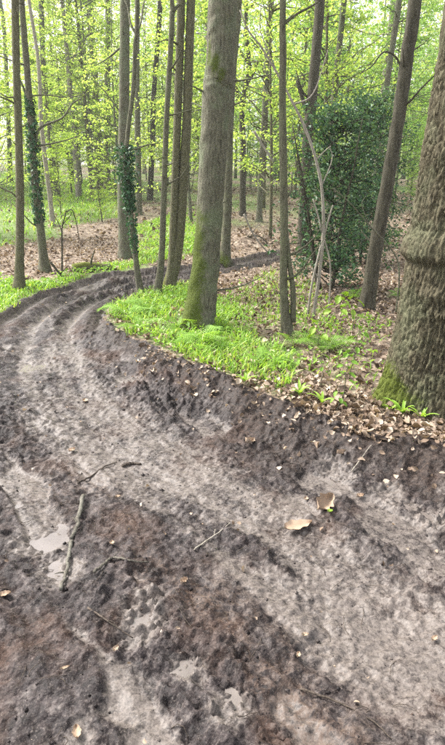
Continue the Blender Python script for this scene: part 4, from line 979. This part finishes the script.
# ------------------------------------------------------------------ ferns and seedlings
def frond_mesh(L, arch, npair=15):
    t = np.linspace(0, 1, 18); R = np.stack([L * (t - .15 * t ** 2), 0 * t, L * (arch * t - arch * 1.15 * t ** 2.2)], -1)
    mb = MB(); tube(mb, R, np.linspace(.0028, .0008, 18), 4)
    for k in range(npair):
        f = .14 + .84 * k / npair; i = f * 17; j = int(i); p = R[j] + (R[min(j + 1, 17)] - R[j]) * (i - j)
        pl = L * .30 * math.sin(PI * min(1, .22 + f * .78)) ** .9 + .006
        for s in (-1, 1):
            ax = np.array([.5, s * 1., -.15]); ax /= np.linalg.norm(ax); nrm = np.array([0, 0, 1.]); bi = np.cross(nrm, ax); w = L * .028
            for q in range(4):
                a = p + ax * pl * q / 4; e = p + ax * pl * (q + 1) / 4; c = (a + e) / 2; ww = w * (1.1 - q * .22)
                V = np.array([a, c + bi * ww - [0, 0, .002], e, c - bi * ww - [0, 0, .002]]); mb.add(V, None, [[0, 1, 2, 3]])
    return mb.mesh('frond', [M_fern], False)
FROND = [frond_mesh(.42, .75), frond_mesh(.34, 1.0), frond_mesh(.28, .5)]
def fern(px, py, n, s, label):
    b = hit(px, py); root = link('fern', None, None, b); tag(root, label, 'fern', 'ferns on the bank')
    for k in range(n):
        o = link('frond', FROND[k % 3], root); o.rotation_euler = (rng.normal() * .15, rng.uniform(-.7, .0), k * 2 * PI / n + rng.normal() * .3); q = s * rng.uniform(.75, 1.15); o.scale = (q, q, q)
fern(204, 346, 7, 1.0, 'upright fern growing against the thick grey trunk')
fern(212, 352, 5, .8, 'small fern right of the thick trunk foot')
fern(128, 318, 7, 1.0, 'spreading fern at the tip of the bank inside the bend')
fern(150, 312, 6, .95, 'fern beside the foot of the ivy topped stem')
fern(140, 330, 6, .8, 'low fern on the bank edge below the bend')
fern(292, 345, 5, .8, 'fern at the foot of the slim knotty stem')
fern(330, 352, 6, .9, 'pale fern in the litter before the holly')
fern(262, 366, 6, .8, 'fern at the edge of the bright grass near the bank')
fern(352, 300, 5, .8, 'fern in front of the holly foot')
fern(398, 298, 5, .7, 'fern behind the oak beside the leaning trunk')
fern(180, 330, 6, .8, 'fern left of the thick grey trunk')
def seedling(px, py, h, n, ls, mat, label, lean=(0, 0)):
    b = hit(px, py); root = link('seedling', None, None, b); tag(root, label, 'seedling')
    P = np.array([[lean[0] * t * h, lean[1] * t * h, h * t - .02 * (t == 0)] for t in np.linspace(0, 1, 8)]); P[1:-1, :2] += rng.normal(size=(6, 2)) * .008
    mb = MB(); tube(mb, P, np.linspace(.004, .0018, 8), 5)
    lm = []
    for k in range(n):
        t = .45 + .55 * k / max(n - 1, 1); p = P[0] + (P[-1] - P[0]) * t; a = k * 2.4 + rng.normal() * .4; d = np.array([math.cos(a), math.sin(a), .25]); e = p + d * ls * .9
        tube(mb, np.array([p, (p + e) / 2 + [0, 0, .008], e]), [.0015, .0012, .001], 4); lm.append((e, a))
    link('stem', mb.mesh('stem', [M_brown], True, 'moss'), root)
    me = lobed_leaf(ls * 1.5, ls * 1.0, .25, -.35, .08, int(px)).mesh('leaf', [mat], True)
    for e, a in lm:
        o = link('leaf', me, root, e + np.array([math.cos(a), math.sin(a), 0]) * ls * .6); o.rotation_euler = (rng.normal() * .4, rng.uniform(.25, .95), a)
seedling(333, 330, .36, 9, .07, M_yellow, 'seedling with yellow green leaves in front of the holly', (.15, 0))
seedling(353, 330, .32, 7, .062, M_yellow, 'second yellow green seedling closer to the leaning trunk', (-.1, 0))
seedling(318, 352, .26, 7, .06, M_yellow, 'pale seedling just below the bare arching sapling')
seedling(342, 402, .36, 8, .035, M_fern, 'tall thin green seedling on the leafy bank before the oak', (.05, 0))
seedling(350, 378, .40, 7, .04, M_fern, 'leafy seedling on the bank left of the oak foot', (.12, 0))
seedling(322, 385, .22, 6, .035, M_fern, 'short green seedling on the leafy bank', (-.1, 0))
seedling(338, 412, .14, 5, .03, M_fern, 'small seedling among dead leaves at the bank lip')
seedling(438, 340, .25, 5, .04, M_fern, 'seedling behind the right of the oak')
def tuft(px, py, n, h, label):
    b = hit(px, py); root = link('grass_tuft', None, None, b); tag(root, label, 'plant', 'broad leaved tufts on the bank')
    for k in range(n):
        a = k * 2 * PI / n + rng.normal() * .3; t = np.linspace(0, 1, 6); L = h * rng.uniform(.7, 1.2); w = .011 * np.array([.5, .9, 1., .9, .6, .08]); ln = rng.uniform(.4, .9)
        c = np.stack([np.cos(a) * L * ln * t ** 1.4, np.sin(a) * L * ln * t ** 1.4, L * (t - .45 * t ** 2.5)], -1); sd = np.array([-math.sin(a), math.cos(a), 0])
        V = np.stack([c - sd * w[:, None], c - [0, 0, .004], c + sd * w[:, None]], 1).reshape(-1, 3); q = np.array([[3 * i + s, 3 * i + s + 1, 3 * i + s + 4, 3 * i + s + 3] for i in range(5) for s in (0, 1)])
        mb = MB(); mb.add(V, None, q); link('leaf', mb.mesh('leaf', [M_grass], True), root)
tuft(402, 416, 9, .16, 'green strappy tuft at the left foot of the oak')
tuft(421, 420, 8, .15, 'green strappy tuft before the middle of the oak foot')
tuft(436, 412, 7, .17, 'green strappy tuft at the right edge before the oak')
tuft(390, 412, 6, .10, 'little tuft beside the mossy root of the oak')
tuft(300, 396, 7, .14, 'tuft on the bank lip below the slim knotty stem')
tuft(322, 404, 6, .12, 'tuft among dead leaves on the bank lip')
tuft(245, 384, 8, .15, 'tuft hanging over the mud at the grass end')

# ------------------------------------------------------------------ the air
HAZE = .0012
def haze():
    m = bpy.data.materials.new('woodland_air'); m.use_nodes = True; t = m.node_tree; t.nodes.clear(); out = t.nodes.new('ShaderNodeOutputMaterial')
    v = t.nodes.new('ShaderNodeVolumePrincipled'); v.inputs['Color'].default_value = (.95, .97, .93, 1); v.inputs['Density'].default_value = HAZE; v.inputs['Anisotropy'].default_value = .2
    t.links.new(v.outputs[0], out.inputs['Volume'])
    lo = np.array([-150, -45, float(GZ.min()) - 1]); hi = np.array([150, 275, 30.])
    V = [[(lo, hi)[i][0], (lo, hi)[j][1], (lo, hi)[k][2]] for i in (0, 1) for j in (0, 1) for k in (0, 1)]
    o = link('haze', mk_mesh('haze', V, [[[0, 1, 3, 2], [4, 6, 7, 5], [0, 4, 5, 1], [2, 3, 7, 6], [0, 2, 6, 4], [1, 5, 7, 3]]], [m], False)); tag(o, 'thin pale air between the far trees', 'haze', kind='stuff')
haze()
